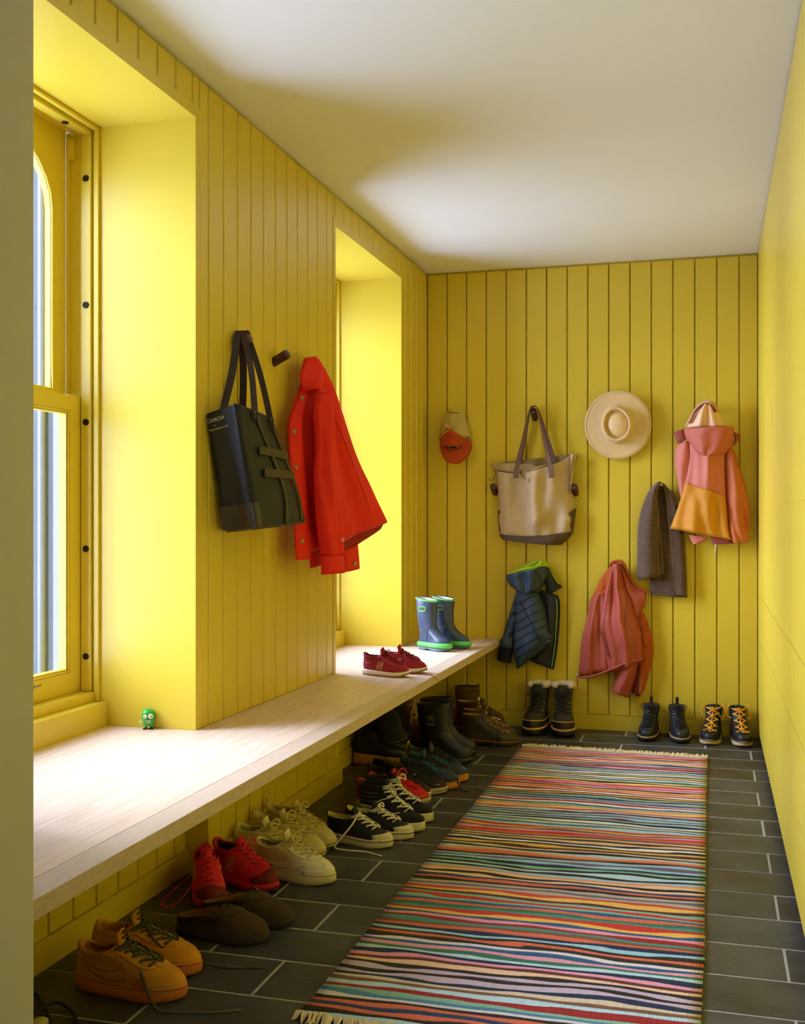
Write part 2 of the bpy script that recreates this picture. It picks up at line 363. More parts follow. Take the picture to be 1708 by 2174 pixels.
# ------------------------------------------------------------------ windows
def ring_plate(name, outer, inner, x0, x1, mat, parent, smooth=False):
    """flat frame between two matching outlines in (y,z), extruded in x"""
    n = len(outer); V = []
    for x in (x0, x1):
        V += [(x, *p) for p in outer]; V += [(x, *p) for p in inner]
    F = []
    for i in range(n):
        j = (i+1) % n
        F += [(i, j, n+j, n+i), (2*n+i, 3*n+i, 3*n+j, 2*n+j), (i, 2*n+i, 2*n+j, j), (n+i, n+j, 3*n+j, 3*n+i)]
    return mesh(name, V, F, mat, parent, smooth)
def build_window(idx, a, b):
    w = struct(bpy.data.objects.new('window_%d' % idx, None)); COL.objects.link(w); w.location = (0, 0, 0)
    c = (a+b)/2; e = 0.0008
    A, B = a+e, b-e
    # stepped sill
    box('sill', -0.47, BB-0.001, A, B, BT-0.03, 0.549, YEL, w, 0.0015)
    box('sill_step', -0.47, -0.345, A, B, 0.5492, 0.579, YEL, w, 0.0015)
    # jamb linings, bead and stops on both sides and head
    for s, y in ((1, B), (-1, A)):
        y_in = lambda d: y - s*d
        yy = lambda d0, d1: (min(y_in(d0), y_in(d1)), max(y_in(d0), y_in(d1)))
        box('jamb_bead', -0.347, -0.330, *yy(0, 0.010), 0.5495, HEAD-0.001, YEL, w, 0.002)
        box('jamb_stop', -0.390, -0.3545, *yy(0, 0.014), 0.5795, HEAD-0.001, YEL, w, 0.003)
        box('jamb_channel', -0.432, -0.3905, *yy(0, 0.0035), 0.5795, HEAD-0.001, YEL, w)
        box('parting_strip', -0.4395, -0.4315, *yy(0.0036, 0.020), 1.520, HEAD-0.016, YEL, w)
        box('stop_block', -0.4305, -0.412, *yy(0.0036, 0.026), HEAD-0.10, HEAD-0.036, YEL, w)
        for z in (0.69, 1.03, 1.43, 1.80, 2.20):
            lathe('stop_knob', [(0.0, 0.0), (0.0105, 0.0), (0.0105, 0.003), (0.008, 0.0045), (0.0065, 0.002), (0.003, 0.0025), (0.0, 0.004)], BLACKMETAL, w, 18, axis='y-', cap=False).matrix_local = \
                Matrix.Translation((-0.3715, y_in(0.014), z)) @ (Matrix.Identity(4) if s == 1 else Matrix.Rotation(PI, 4, 'Z'))
    box('head_bead', -0.347, -0.330, A+0.011, B-0.011, HEAD-0.012, HEAD-e, YEL, w, 0.002)
    box('head_stop', -0.390, -0.3545, A+0.015, B-0.015, HEAD-0.024, HEAD-e, YEL, w, 0.004)
    box('head_channel', -0.468, -0.3905, A+0.004, B-0.004, HEAD-0.010, HEAD-e, YEL, w)
    for y in (b-0.13, c, a+0.13):
        lathe('stop_knob', [(0.0, 0.0), (0.0105, 0.0), (0.0105, 0.003), (0.007, 0.005), (0.0, 0.004)], BLACKMETAL, w, 16, loc=(0, 0, 0), cap=False).matrix_local = Matrix.Translation((-0.3715, y, HEAD-0.024)) @ Matrix.Rotation(PI, 4, 'X')
    # lower sash: rectangular frame with moulded glazing edge
    def rect(y0, y1, z0, z1, k=8):
        P = []
        for (p, q) in (((y0, z0), (y1, z0)), ((y1, z0), (y1, z1)), ((y1, z1), (y0, z1)), ((y0, z1), (y0, z0))):
            P += [(p[0]+(q[0]-p[0])*i/k, p[1]+(q[1]-p[1])*i/k) for i in range(k)]
        return P
    o0, i0, i1 = rect(A+0.006, B-0.006, 0.5800, 1.510), rect(A+0.068, B-0.068, 0.645, 1.4635), rect(A+0.080, B-0.080, 0.657, 1.4515)
    ls = ring_plate('lower_sash', o0, i0, -0.4285, -0.393, YEL, w)
    bd = ring_plate('glazing_bead', i0, i1, -0.4285, -0.401, YEL, ls)
    tube('glazing_moulding', [(-0.3985, p[0], p[1]) for p in rect(A+0.0705, B-0.0705, 0.6475, 1.461)], 0.0042, YEL, ls, 6, True)
    m = mesh('pane', [(-0.415, A+0.079, 0.656), (-0.415, B-0.079, 0.656), (-0.415, B-0.079, 1.4525), (-0.415, A+0.079, 1.4525)], [(0, 1, 2, 3)], GLASS, ls)
    # sash lift
    lift = bpy.data.objects.new('sash_lift', None); COL.objects.link(lift); lift.parent = w
    brass = M('aged_brass', (150, 128, 78), 0.35, metal=0.8)
    for y in (b-0.283, a+0.283):
        box('lift_plate', -0.3930, -0.3885, y-0.028, y+0.014, 0.602, 0.628, brass, lift, 0.002)
        tube('lift_hook', [(-0.389, y-0.020, 0.626), (-0.380, y-0.018, 0.632), (-0.370, y-0.006, 0.634), (-0.362, y+0.016, 0.637)], [0.004, 0.0045, 0.004, 0.002], brass, lift, 8)
    # upper sash: arched glazing
    def arch(y0, y1, z0, zs, rise, k=8):
        P = [(y0+(y1-y0)*i/k, z0) for i in range(k)]+[(y1, z0+(zs-z0)*i/k) for i in range(k)]
        cc, hw = (y0+y1)/2, (y1-y0)/2
        P += [(cc+hw*math.cos(t), zs+rise*math.sin(t)) for t in [PI*i/16 for i in range(16)]]
        P += [(y0, zs-(zs-z0)*i/k) for i in range(k)]
        return P
    def rect2(y0, y1, z0, zs, z1, k=8):
        P = [(y0+(y1-y0)*i/k, z0) for i in range(k)]+[(y1, z0+(zs-z0)*i/k) for i in range(k)]
        for i in range(16):
            t = PI*i/16
            if t <= PI/4: P.append((y1, zs+(z1-zs)*math.tan(t)))
            elif t < 3*PI/4: P.append(((y0+y1)/2+(y1-y0)/2/math.tan(t), z1))
            else: P.append((y0, zs-(z1-zs)*math.tan(t)))
        P += [(y0, zs-(zs-z0)*i/k) for i in range(k)]
        return P
    us = ring_plate('upper_sash', rect2(A+0.0207, B-0.0207, 1.472, 2.09, HEAD-0.0105), arch(A+0.082, B-0.082, 1.525, 2.09, 0.240), -0.4685, -0.440, YEL, w)
    ring_plate('glazing_bead', arch(A+0.082, B-0.082, 1.525, 2.09, 0.240), arch(A+0.090, B-0.090, 1.534, 2.09, 0.232), -0.4685, -0.449, YEL, us)
    tube('glazing_moulding', [(-0.4445, *p) for p in arch(A+0.0845, B-0.0845, 1.5275, 2.09, 0.2375)], 0.0055, YEL, us, 6, True)
    ip = arch(A+0.089, B-0.089, 1.533, 2.09, 0.233)
    mesh('pane', [(-0.459, *p) for p in ip], [tuple(range(len(ip)))], GLASS, us)
    return w
for k_, (a, b) in enumerate(BAYS): build_window(k_+1, a, b)

# ------------------------------------------------------------------ painted ironwork outside each window
def build_surround(a, b, label):
    t = thing('iron_window_surround', label, 'ironwork', (-0.48, (a+b)/2, 0.3), group='painted iron surrounds outside the windows')
    o = Vector((-0.48, (a+b)/2, 0.3))
    def bx(n, x0, x1, y0, y1, z0, z1, m, bev=0.0): 
        return box(n, x0-o.x, x1-o.x, y0-o.y, y1-o.y, z0-o.z, z1-o.z, m, t, bev)
    for s, y in ((1, b), (-1, a)):
        yy = lambda d0, d1: (min(y+s*d0, y+s*d1), max(y+s*d0, y+s*d1))
        bx('reveal_plate', -0.86, -0.501, *yy(0.012, 0.05), 0.3, 2.75, IRON)
        bx('outer_frame', -0.500, -0.4335, *yy(0.0, 0.04), 0.45, 2.6, IRONL, 0.004)
        for (x, r_, m) in ((-0.545, 0.013, IRONL), (-0.635, 0.018, IRONL), (-0.735, 0.026, IRONL)):
            tube('moulded_rib', [(x-o.x, y+s*0.006-o.y, z-o.z) for z in (0.3, 1.0, 2.0, 2.74)], r_, m, t, 14)
        bx('rib_fillet', -0.690, -0.664, *yy(-0.006, 0.012), 0.3, 2.74, IRONL, 0.002)
        bx('riveted_plate', -0.86, -0.772, *yy(-0.004, 0.012), 0.3, 2.74, IRON)
        for k in range(17):
            lathe('rivet', [(0.0085, 0), (0.0075, 0.004), (0.004, 0.007), (0.0, 0.008)], IRONL, t, 10, cap=False).matrix_local = \
                Matrix.Translation((-0.80-o.x, y-s*0.004-o.y, 0.42+0.135*k-o.z)) @ Matrix.Rotation(PI/2*s, 4, 'X')
    bx('head_plate', -0.86, -0.436, a-0.05, b+0.05, 2.75, 2.80, IRON)
    bx('sill_plate', -0.86, -0.436, a-0.05, b+0.05, 0.26, 0.30, IRON)
build_surround(*BAYS[0], 'grey painted iron surround with rivets outside the window nearer the doorway')
build_surround(*BAYS[1], 'grey painted iron surround with rivets outside the window near the far corner')

# ------------------------------------------------------------------ cabinets along the long wall opposite the windows
def front_mesh(w, h, p=0.1099, c=0.0026, t=0.018, g=0.0016):
    """grooved cabinet front: width along +x, face at y=0, body towards +y"""
    prof = [(0.0, t), (0.0, c), (c, 0.0)]
    n = max(1, round(w/p)); q = w/n
    for k in range(1, n):
        x = k*q; prof += [(x-c, 0.0), (x-g*0.5, c+0.001), (x+g*0.5, c+0.001), (x+c, 0.0)]
    prof += [(w-c, 0.0), (w, c), (w, t)]
    return prof
def front(parent, name, y0, y1, z0, z1, X=RW, e=0.0012):
    w = (y1-y0)-2*e
    pr = front_mesh(w, z1-z0)
    # faces -x : local x -> world -y, local depth -> world +x
    poly = [(X+d, (y1-e)-x) for x, d in pr]
    return prism(name, poly, 'z', z0+(e if z0 < 1.0 else 0.0002), z1-(e if z1 != 1.172 else 0.0002), YEL, parent)
cy = [-0.055, -0.80, -1.535, -2.27, -2.95, -3.70, YN+0.004]
cl = ['yellow grooved tall cabinet in the far corner beside the hiking boots', 'yellow grooved tall cabinet second from the far corner', 'yellow grooved tall cabinet third from the far corner',
      'yellow grooved tall cabinet fourth from the far corner', 'yellow grooved tall cabinet fifth from the far corner', 'yellow grooved tall cabinet beside the doorway']
for k in range(6):
    y1, y0 = cy[k], cy[k+1]
    t = thing('cabinet', cl[k], 'cabinet', (RW, (y0+y1)/2, 0), group='built-in yellow cabinets')
    o = Vector(t.location)
    def ch(ob): ob.location = -o; return ob
    ch(box('carcass', RW+0.0185, RW+0.55, y0, y1, 0.045, RH-0.002, YEL, t))
    ch(box('plinth', RW+0.06, RW+0.5, y0, y1, 0.0, 0.0445, DARK, t))
    ch(front(t, 'upper_door', y0, y1, 1.172, RH-0.004)); ch(front(t, 'middle_door', y0, y1, 0.745, 1.172))
    for z0, z1 in ((0.52, 0.745), (0.294, 0.52), (0.045, 0.294)): ch(front(t, 'drawer', y0, y1, z0, z1))
struct(box('trim_3', RW, RW+0.02, -0.055, 0.0, 0.045, RH-0.004, YEL))

# ================================================================== footwear
def sole_profile(u):
    K = [(0.0, 0.74), (0.12, 0.80), (0.30, 0.78), (0.45, 0.76), (0.60, 0.90), (0.74, 1.0), (0.88, 0.98), (1.0, 0.90)]
    for (a, p), (b, q) in zip(K, K[1:]):
        if u <= b:
            t = (u-a)/(b-a); t = t*t*(3-2*t); return p+(q-p)*t
    return K[-1][1]
class Last:
    """the form of one shoe: a stack of tilted rings from welt to collar. ring = (x_back, x_front, half_width, z_back, z_front, sole_likeness, side_dip)"""
    def __init__(s, rings, side=1, curve=0.010):
        s.R = [tuple(r)+(0.0,)*(7-len(r)) for r in rings]; s.n = len(rings)-1; s.side = side; s.curve = curve
    def ring(s, t):
        t = max(0.0, min(s.n-1e-6, t)); i = int(t); f = t-i
        g = lambda k: s.R[max(0, min(s.n, k))]
        p0, p1, p2, p3 = g(i-1), g(i), g(i+1), g(i+2)
        return [0.5*((2*b)+(c-a)*f+(2*a-5*b+4*c-d)*f*f+(3*b-a-3*c+d)*f**3) for a, b, c, d in zip(p0, p1, p2, p3)]
    def P(s, th, t, grow=0.0):
        xb, xf, w, zb, zf, m, dip = s.ring(t)
        c, sn = math.cos(th), math.sin(th)
        u = (1+c)/2
        y = w*math.copysign(abs(sn)**0.86, sn)*(1+(sole_profile(u)-1)*m)
        x = xb+(xf-xb)*u
        y += s.side*s.curve*m*math.sin(PI*(u-0.35))
        z = zb+(zf-zb)*u - dip*sn*sn
        if grow: x += grow*c; y += grow*sn
        return Vector((x, y, z))
    def N(s, th, t):
        e = 0.02; a = s.P(th+e, t)-s.P(th-e, t); b = s.P(th, min(s.n-1e-5, t+e))-s.P(th, max(0, t-e))
        n = a.cross(b)
        if n.length < 1e-9: return Vector((0, 0, 1))
        n.normalize(); c = s.P(th, t)-Vector((s.ring(t)[0]*0.5+s.ring(t)[1]*0.5, 0, s.P(th, t).z-0.02))
        return n if n.dot(c) > 0 else -n
    def O(s, th, t, off): return s.P(th, t)+s.N(th, t)*off

def loft(name, loops, mat, parent, cap0=False, cap1=False, smooth=True):
    n = len(loops[0]); V = [p for l in loops for p in l]; F = []
    for i in range(len(loops)-1):
        for k in range(n): F.append((i*n+k, i*n+(k+1) % n, (i+1)*n+(k+1) % n, (i+1)*n+k))
    if cap0: F.append(tuple(range(n)))
    if cap1: F.append(tuple(range((len(loops)-1)*n, len(loops)*n)))
    return mesh(name, V, F, mat, parent, smooth)
NTH = 40
TH = [2*PI*k/NTH for k in range(NTH)]
def patch(name, L, th0, th1, t0, t1, off, mat, parent, nu=10, nv=6, shape=None):
    """overlay panel lying on the form: th range x t range, raised by off, with a turned-down rim"""
    V = []; F = []
    for j in range(-1, nv+2):
        for i in range(-1, nu+2):
            u = max(0, min(1, i/nu)); v = max(0, min(1, j/nv)); rim = i in (-1, nu+1) or j in (-1, nv+1)
            if shape: u2, v2 = shape(u, v)
            else: u2, v2 = u, v
            V.append(L.O(th0+(th1-th0)*u2, t0+(t1-t0)*v2, -0.0006 if rim else off))
    w = nu+3
    for j in range(nv+2):
        for i in range(nu+2): F.append((j*w+i, j*w+i+1, (j+1)*w+i+1, (j+1)*w+i))
    return mesh(name, V, F, mat, parent, True)
def make_sole(parent, L, thick, mat, grow=0.004, spring=0.008, name='sole', z0=0.0, heel=None, toe_up=None, nb=3, bulge=0.002):
    """sole slab under the welt ring; thick = (back, front) top heights; heel = (x_end, arch_height) lifts the waist"""
    loops = []
    xb, xf = L.R[0][0], L.R[0][1]
    def zb(u):
        z = z0 + spring*max(0, (u-0.72)/0.28)**2
        if heel:
            hx, ah, fx = heel
            if hx < u < fx:
                e = min(1, (u-hx)/0.03, (fx-u)/0.22); z += ah*max(0, e)**0.7
        return z
    for (gr, f) in ((grow-0.006, 0.0), (grow, 0.05), (grow+bulge, 0.35), (grow+bulge, 0.65), (grow, 0.97), (grow-0.001, 1.0), (grow-0.010, 1.0)):
        lp = []
        for th in TH:
            p = L.P(th, 0, gr); u = (1+math.cos(th))/2
            top = thick[0]+(thick[1]-thick[0])*u + spring*max(0, (u-0.72)/0.28)**2*0.6
            b = zb(u); lp.append(Vector((p.x, p.y, b+(max(top, b+0.004)-b)*f)))
        loops.append(lp)
    return loft(name, loops, mat, parent, True, True)
def make_upper(parent, L, mat, lining, collar_r=0.0045, in_d=0.007, floor_t=0.25, collar_mat=None, steps=4, name='upper', deep=None):
    nt = L.n*steps
    loops = [[L.P(th, L.n*i/nt) for th in TH] for i in range(nt+1)]
    # turn the edge inwards as a padded collar, then down to the insole
    def inward(l, d, dz):
        c = sum(l, Vector())/len(l); out = []
        for p in l:
            q = Vector((c.x-p.x, c.y-p.y, 0)); q = q.normalized()*d if q.length > 1e-6 else q
            out.append(p+q+Vector((0, 0, dz)))
        return out
    top = loops[-1]
    edge = [inward(top, collar_r*0.5, collar_r*0.8), inward(top, collar_r*1.4, collar_r*0.9), inward(top, collar_r*2.0, 0.0)]
    up = loft(name, loops+edge, mat, parent)
    li = [edge[-1]]
    zlow = L.R[0][3]+0.006
    def inset(t, d):
        l = [L.P(th, t) for th in TH]; c = sum(l, Vector())/NTH; out = []
        for p in l:
            q = Vector((c.x-p.x, c.y-p.y, 0)); out.append(p+q*min(0.6, d/max(1e-6, q.length)))
        return out
    lo_t = 0.55 if deep is None else L.n-1.3
    for f in (0.25, 0.5, 0.75, 1.0): li.append(inset(L.n*(1-f)+lo_t*f-1e-4, max(0.007, collar_r*2.0)))
    li.append([Vector((p.x, p.y, min(p.z, zlow) if deep is None else p.z-0.004)) for p in inset(lo_t, 0.014)])
    loft('lining', li, lining, parent, False, True)
    return up
def throat(L, ta, tb, n, dth0, dth1, off=0.004):
    """eyelet pairs up the instep: list of (point_a, point_b, normal_mid)"""
    out = []
    for i in range(n):
        f = i/(n-1); t = ta+(tb-ta)*f; d = dth0+(dth1-dth0)*f
        out.append((L.O(-d, t, off), L.O(d, t, off), L.N(0, t), L.O(0, t, off)))
    return out
def lacing(parent, L, ta, tb, n, d0, d1, mat, r=0.0026, off=0.0045, bow=0.0, tail=None, flat=0.55, name='lace'):
    """one criss-cross lace: up the instep one way, down the other, then back under to the knot at the top"""
    E = throat(L, ta, tb, n, d0, d1, off)
    up_, down = [], []
    for i, (a, b, nn, m) in enumerate(E):
        p, q = (b, a) if i % 2 == 0 else (a, b)
        up_ += [p+nn*0.001, p-nn*0.0025]; dn = [q-nn*0.0025, q+nn*0.001]
        if i < n-1: mm = (m+E[i+1][3])/2; up_.append(mm+nn*0.003)
        down = dn+([] if i == 0 else [((m+E[i-1][3])/2)+nn*0.0058])+down
    a, b, nn, m = E[-1]; k = m+nn*0.008
    if not (bow or tail): pts = up_+[m+nn*0.004]+down
    else: pts = down[::-1]+[m+nn*0.004]+up_[::-1]+[e[3]+e[2]*0.0004 for e in E]+[k]
    if bow:
        for sg in (1, -1):
            pts += [k+Vector((0.15*bow, sg*0.55*bow, 0.35*bow)), k+Vector((0.40*bow, sg*1.0*bow, 0.15*bow)), k+Vector((0.55*bow, sg*0.8*bow, -0.30*bow)), k+Vector((0.25*bow, sg*0.35*bow, -0.05*bow)), k+nn*0.002]
    if tail: pts += [Vector(p) for p in tail]
    return tube(name, catmull(pts, 4), r, mat, parent, 6, flat=flat, flat_dir=(0.3, 0, 1))
def tongue(parent, L, ta, dth, mat, length=0.03, up=(-0.25, 0, 1), off=0.0022, th=0.004, name='tongue', rows=7):
    V = []; F = []; nu = 8
    tm = L.n-1e-4; rowsP = []
    for j in range(rows):
        t = ta+(tm-ta)*j/(rows-1); d = dth
        rowsP.append([L.O(-d+2*d*i/nu, t, off+0.0015*math.cos((i/nu-0.5)*PI)) for i in range(nu+1)])
    base = rowsP[-1]; u = Vector(up).normalized()
    for f in (0.4, 0.8, 1.0):
        rowsP.append([p+u*(length*f)*(1-0.12*abs(i/nu-0.5)*2*f) for i, p in enumerate(base)])
    m = len(rowsP)
    back = [[p-L.N(0, tm)*th*0.5-Vector((th*0.6, 0, 0)) for p in r] for r in rowsP]
    V = [p for r in rowsP for p in r]+[p for r in back for p in r]; w = nu+1; o = m*w
    for j in range(m-1):
        for i in range(nu):
            q = (j*w+i, j*w+i+1, (j+1)*w+i+1, (j+1)*w+i); F += [q, tuple(o+x for x in q[::-1])]
        F += [(j*w, (j+1)*w, o+(j+1)*w, o+j*w), (j*w+nu, o+j*w+nu, o+(j+1)*w+nu, (j+1)*w+nu)]
    F += [tuple((m-1)*w+i for i in range(w))+tuple(o+(m-1)*w+i for i in range(nu, -1, -1))]
    return mesh(name, V, F, mat, parent, True)
def bvh(o): 
    me = o.data; return BVHTree.FromPolygons([v.co for v in me.vertices], [tuple(p.vertices) for p in me.polygons])
def side_hit(tree, x, z, side, off=0.0016):
    h = tree.ray_cast(Vector((x, side*0.3, z)), Vector((0, -side, 0)))
    if h[0] is None: return Vector((x, side*0.03, z))
    n = h[1] if h[1].y*side > 0 else -h[1]
    return h[0]+n*off
def side_band(name, tree, up, lo, side, mat, parent, off=0.0018):
    """a raised strip on the flank between two curves of (x,z)"""
    U = catmull([(p[0], 0, p[1]) for p in up], 5); Lo = catmull([(p[0], 0, p[1]) for p in lo], 5)
    V = []; F = []; n = len(U); c = 3
    for a, b in zip(U, Lo):
        for j in range(c+1):
            q = a+(b-a)*(j/c); V.append(side_hit(tree, q.x, q.z, side, off if 0 < j < c else 0.0007))
    for i in range(n-1):
        for j in range(c): F.append((i*(c+1)+j, i*(c+1)+j+1, (i+1)*(c+1)+j+1, (i+1)*(c+1)+j))
    return mesh(name, V, F, mat, parent, True)
def side_line(name, tree, pts, side, mat, parent, r=0.0014, closed=False, k=1, off=0.0012):
    P = [(p[0], 0, p[1]) for p in pts]; P = catmull(P, k, closed) if k > 1 else [Vector(p) for p in P]
    # densify straight runs
    Q = []; m = len(P)
    for i in range(m if closed else m-1):
        a, b = P[i], P[(i+1) % m]; s = max(1, int((b-a).length/0.006))
        Q += [a+(b-a)*(j/s) for j in range(s)]
    if not closed: Q.append(P[-1])
    return tube(name, [side_hit(tree, q.x, q.z, side, off) for q in Q], r, mat, parent, 6, closed)
def letter_N(name, tree, x, z, w, h, side, mat, parent, slant=0.35, s=0.3, r=0.0013, flip=1):
    """outlined N on the flank"""
    t = s*w
    P = [(0, 0), (t, 0), (t, h*0.62), (w-t, 0), (w, 0), (w, h), (w-t, h), (w-t, h*0.38), (t, h), (0, h)]
    return side_line(name, tree, [(x+flip*(p[0]+p[1]*slant), z+p[1]) for p in P], side, mat, parent, r, True)
def text_obj(name, body, size, mat, parent, origin, xdir, ydir, ext=0.0004, align='LEFT'):
    cu = bpy.data.curves.new(name, 'FONT'); cu.body = body; cu.size = size; cu.extrude = ext; cu.align_x = align; cu.resolution_u = 2
    tmp = bpy.data.objects.new(name, cu); me = bpy.data.meshes.new_from_object(tmp); bpy.data.objects.remove(tmp)
    me.materials.append(mat); o = bpy.data.objects.new(name, me); COL.objects.link(o); o.parent = parent
    x = Vector(xdir).normalized(); z = x.cross(Vector(ydir)).normalized(); y = z.cross(x)
    o.matrix_local = Matrix.Translation(origin) @ Matrix((x, y, z)).transposed().to_4x4()
    return o
def side_text(name, tree, body, size, x, z, side, mat, parent, off=0.0012):
    """lettering laid on a curved flank: a text mesh projected along y"""
    o = text_obj(name, body, size, mat, parent, Vector((0, 0, 0)), (1, 0, 0), (0, 0, 1), 0.0)
    o.matrix_local = Matrix.Identity(4)
    for v in o.data.vertices:
        v.co = side_hit(tree, x+v.co.x*(1 if side < 0 else -1), z+v.co.y, side, off)
    return o
def loop_tab(parent, L, th, mat, h=0.018, r=0.003, name='pull_loop', spread=0.25, lean=(0, 0, 0)):
    t = L.n-1e-3; a, b = L.P(th-spread, t), L.P(th+spread, t); m = (a+b)/2+Vector(lean)
    d = Vector((math.cos(th)*0.3, 0, 1))
    return tube(name, catmull([a-Vector((0, 0, 0.012)), a+Vector((0, 0, h*0.5)), m+Vector((0, 0, h)), b+Vector((0, 0, h*0.5)), b-Vector((0, 0, 0.012))], 4), r, mat, parent, 6, flat=0.5)
def scale_rings(rings, L, W=1.0, H=1.0): return [(r[0]*L, r[1]*L, r[2]*W, r[3]*H, r[4]*H)+tuple(r[5:6])+((r[6]*H,) if len(r) > 6 else ()) for r in rings]

LOW = [(0.012, 0.985, 0.0490, 0.030, 0.027, 1), (0.006, 0.980, 0.0495, 0.050, 0.044, 1), (0.012, 0.925, 0.0455, 0.071, 0.060, .92), (0.022, 0.745, 0.0405, 0.086, 0.076, .6),
       (0.030, 0.560, 0.0365, 0.097, 0.095, .25), (0.034, 0.455, 0.0345, 0.103, 0.108, 0, 0.020)]
RUN = [(0.010, 0.990, 0.0470, 0.030, 0.022, 1), (0.000, 0.985, 0.0475, 0.050, 0.038, 1), (0.008, 0.920, 0.0430, 0.070, 0.053, .92), (0.018, 0.740, 0.0385, 0.086, 0.072, .6),
       (0.022, 0.560, 0.0355, 0.098, 0.092, .25), (0.020, 0.470, 0.0335, 0.106, 0.104, 0, 0.024)]
CANVAS = [(0.012, 0.985, 0.0470, 0.026, 0.026, 1), (0.008, 0.975, 0.0465, 0.044, 0.040, 1), (0.016, 0.900, 0.0425, 0.060, 0.050, .92), (0.022, 0.735, 0.0375, 0.074, 0.062, .6),
          (0.024, 0.580, 0.0345, 0.084, 0.080, .25), (0.020, 0.480, 0.0330, 0.092, 0.092, 0, 0.022)]
HIGH = [(0.012, 0.985, 0.0480, 0.032, 0.030, 1), (0.008, 0.980, 0.0480, 0.050, 0.045, 1), (0.014, 0.915, 0.0440, 0.068, 0.056, .92), (0.022, 0.735, 0.0395, 0.086, 0.076, .6),
        (0.024, 0.560, 0.0375, 0.108, 0.106, .3), (0.020, 0.470, 0.0370, 0.130, 0.134, 0), (0.012, 0.450, 0.0380, 0.150, 0.152, 0, 0.004)]
BOOT = [(0.015, 0.985, 0.0500, 0.034, 0.028, 1), (0.010, 0.985, 0.0500, 0.054, 0.046, 1), (0.014, 0.940, 0.0470, 0.075, 0.066, .95), (0.020, 0.780, 0.0420, 0.095, 0.084, .65),
        (0.022, 0.580, 0.0400, 0.118, 0.112, .3), (0.012, 0.470, 0.0410, 0.145, 0.146, 0), (-0.002, 0.450, 0.0440, 0.172, 0.176, 0, 0.006)]
FS = M('dark_foot_floor', (30, 24, 18), 0.9)

def place(name, label, cat, heel, ang, group, z=0.0): return thing(name, label, cat, (heel[0], heel[1], z), math.radians(ang), group)

# ---- wheat low sneakers with gum soles
WH = M('wheat_suede', (206, 142, 36), 0.85, 0.10, 30, 0.15, 220); WHI = M('wheat_lining', (186, 126, 40), 0.9, bump=0.2, bscale=300); GUM = M('gum_rubber', (202, 116, 42), 0.5, 0.06)
OLV = M('olive_lace', (74, 78, 58), 0.9, 0.2, 60); BRD = M('seam_thread', (120, 74, 22), 0.8); INK = M('black_print', (22, 18, 14), 0.7)
def court_low(t, L, side, up, lin_, sol, lace, seam, swoosh, tail, sole_line=None, bow=0.0, tongue_mark=None, eyestay=None, ton=None):
    u = make_upper(t, L, up, lin_, 0.0065); tree = bvh(u)
    make_sole(t, L, (0.036, 0.032), sol, 0.0045, 0.007)
    z = [(0.006*k, 0) for k in range(2)]
    tube('sole_stitch', [L.P(th, 0, 0.0062)+Vector((0, 0, 0.003-0.001*math.cos(th))) for th in TH], 0.0011, seam, t, 5, True)
    patch('toe_overlay', L, -1.18, 1.18, 0.06, 1.0, 0.0022, up, t, 16, 4, lambda a, b: (a, b*(1-0.25*abs(2*a-1)**2)))
    for sg in (1, -1):
        patch('eyestay', L, sg*0.50, sg*1.02, 2.45, L.n-0.02, 0.0026, eyestay or up, t, 5, 10)
        X = L.R[0][1]
        side_band('side_stripe', tree, [(0.10*X, 0.066), (0.34*X, 0.060), (0.47*X, 0.066), (0.505*X, 0.082)], [(0.10*X, 0.0645), (0.36*X, 0.040), (0.53*X, 0.048), (0.51*X, 0.0815)], sg, swoosh, t, 0.0026)
        side_line('stripe_seam', tree, [(0.10*X, 0.0655), (0.22*X, 0.0635), (0.34*X, 0.0605), (0.44*X, 0.064), (0.49*X, 0.073), (0.508*X, 0.083), (0.535*X, 0.070), (0.545*X, 0.056), (0.53*X, 0.047), (0.46*X, 0.0415), (0.36*X, 0.0395), (0.24*X, 0.050)], sg, seam, t, 0.0008, True, 3, 0.0028)
        side_line('panel_seam', tree, [(0.62*X, 0.036), (0.66*X, 0.050), (0.73*X, 0.058)], sg, seam, t, 0.0009, k=3)
        side_line('heel_seam', tree, [(0.04*X, 0.078), (0.14*X, 0.074), (0.26*X, 0.066)], sg, seam, t, 0.0009, k=3)
    tg = tongue(t, L, 2.5, 0.46, ton or up, 0.034, (-0.30, 0, 1))
    lacing(t, L, 2.75, L.n-0.15, 6, 0.62, 0.62, lace, 0.0033, 0.0055, bow, tail)
    for i in range(5):
        f = i/4
        for j in range(3):
            p = L.O((-0.42+0.42*j), 1.62+0.17*i, 0.0024); lathe('vent_hole', [(0.0013, 0), (0.0013, 0.0006), (0.0, 0.0006)], seam, t, 6, cap=False).matrix_local = Matrix.Translation(p)
    if tongue_mark: tongue_mark(t, L, tg)
    return u
def af_mark(t, L, tg):
    u = Vector((-0.30, 0, 1)).normalized(); b = L.O(0, L.n-1e-4, 0.0042)+Vector((0.0026, 0, 0))
    def pt(a, c): return b+Vector((0, a, 0))+u*c
    text_obj('tongue_word', 'NIKE', 0.0125, INK, t, pt(-0.0155, 0.021), (0, 1, 0), u)
    text_obj('tongue_word', 'AIR', 0.0085, INK, t, pt(-0.002, 0.0125), (0, 1, 0), u); text_obj('tongue_line', 'FORCE 1', 0.0048, INK, t, pt(-0.002, 0.0065), (0, 1, 0), u)
    tube('tongue_mark', [pt(a, c) for a, c in ((-0.016, 0.016), (-0.012, 0.012), (-0.006, 0.013), (0.001, 0.019))], [0.0016, 0.0022, 0.0016, 0.0004], INK, t, 5)
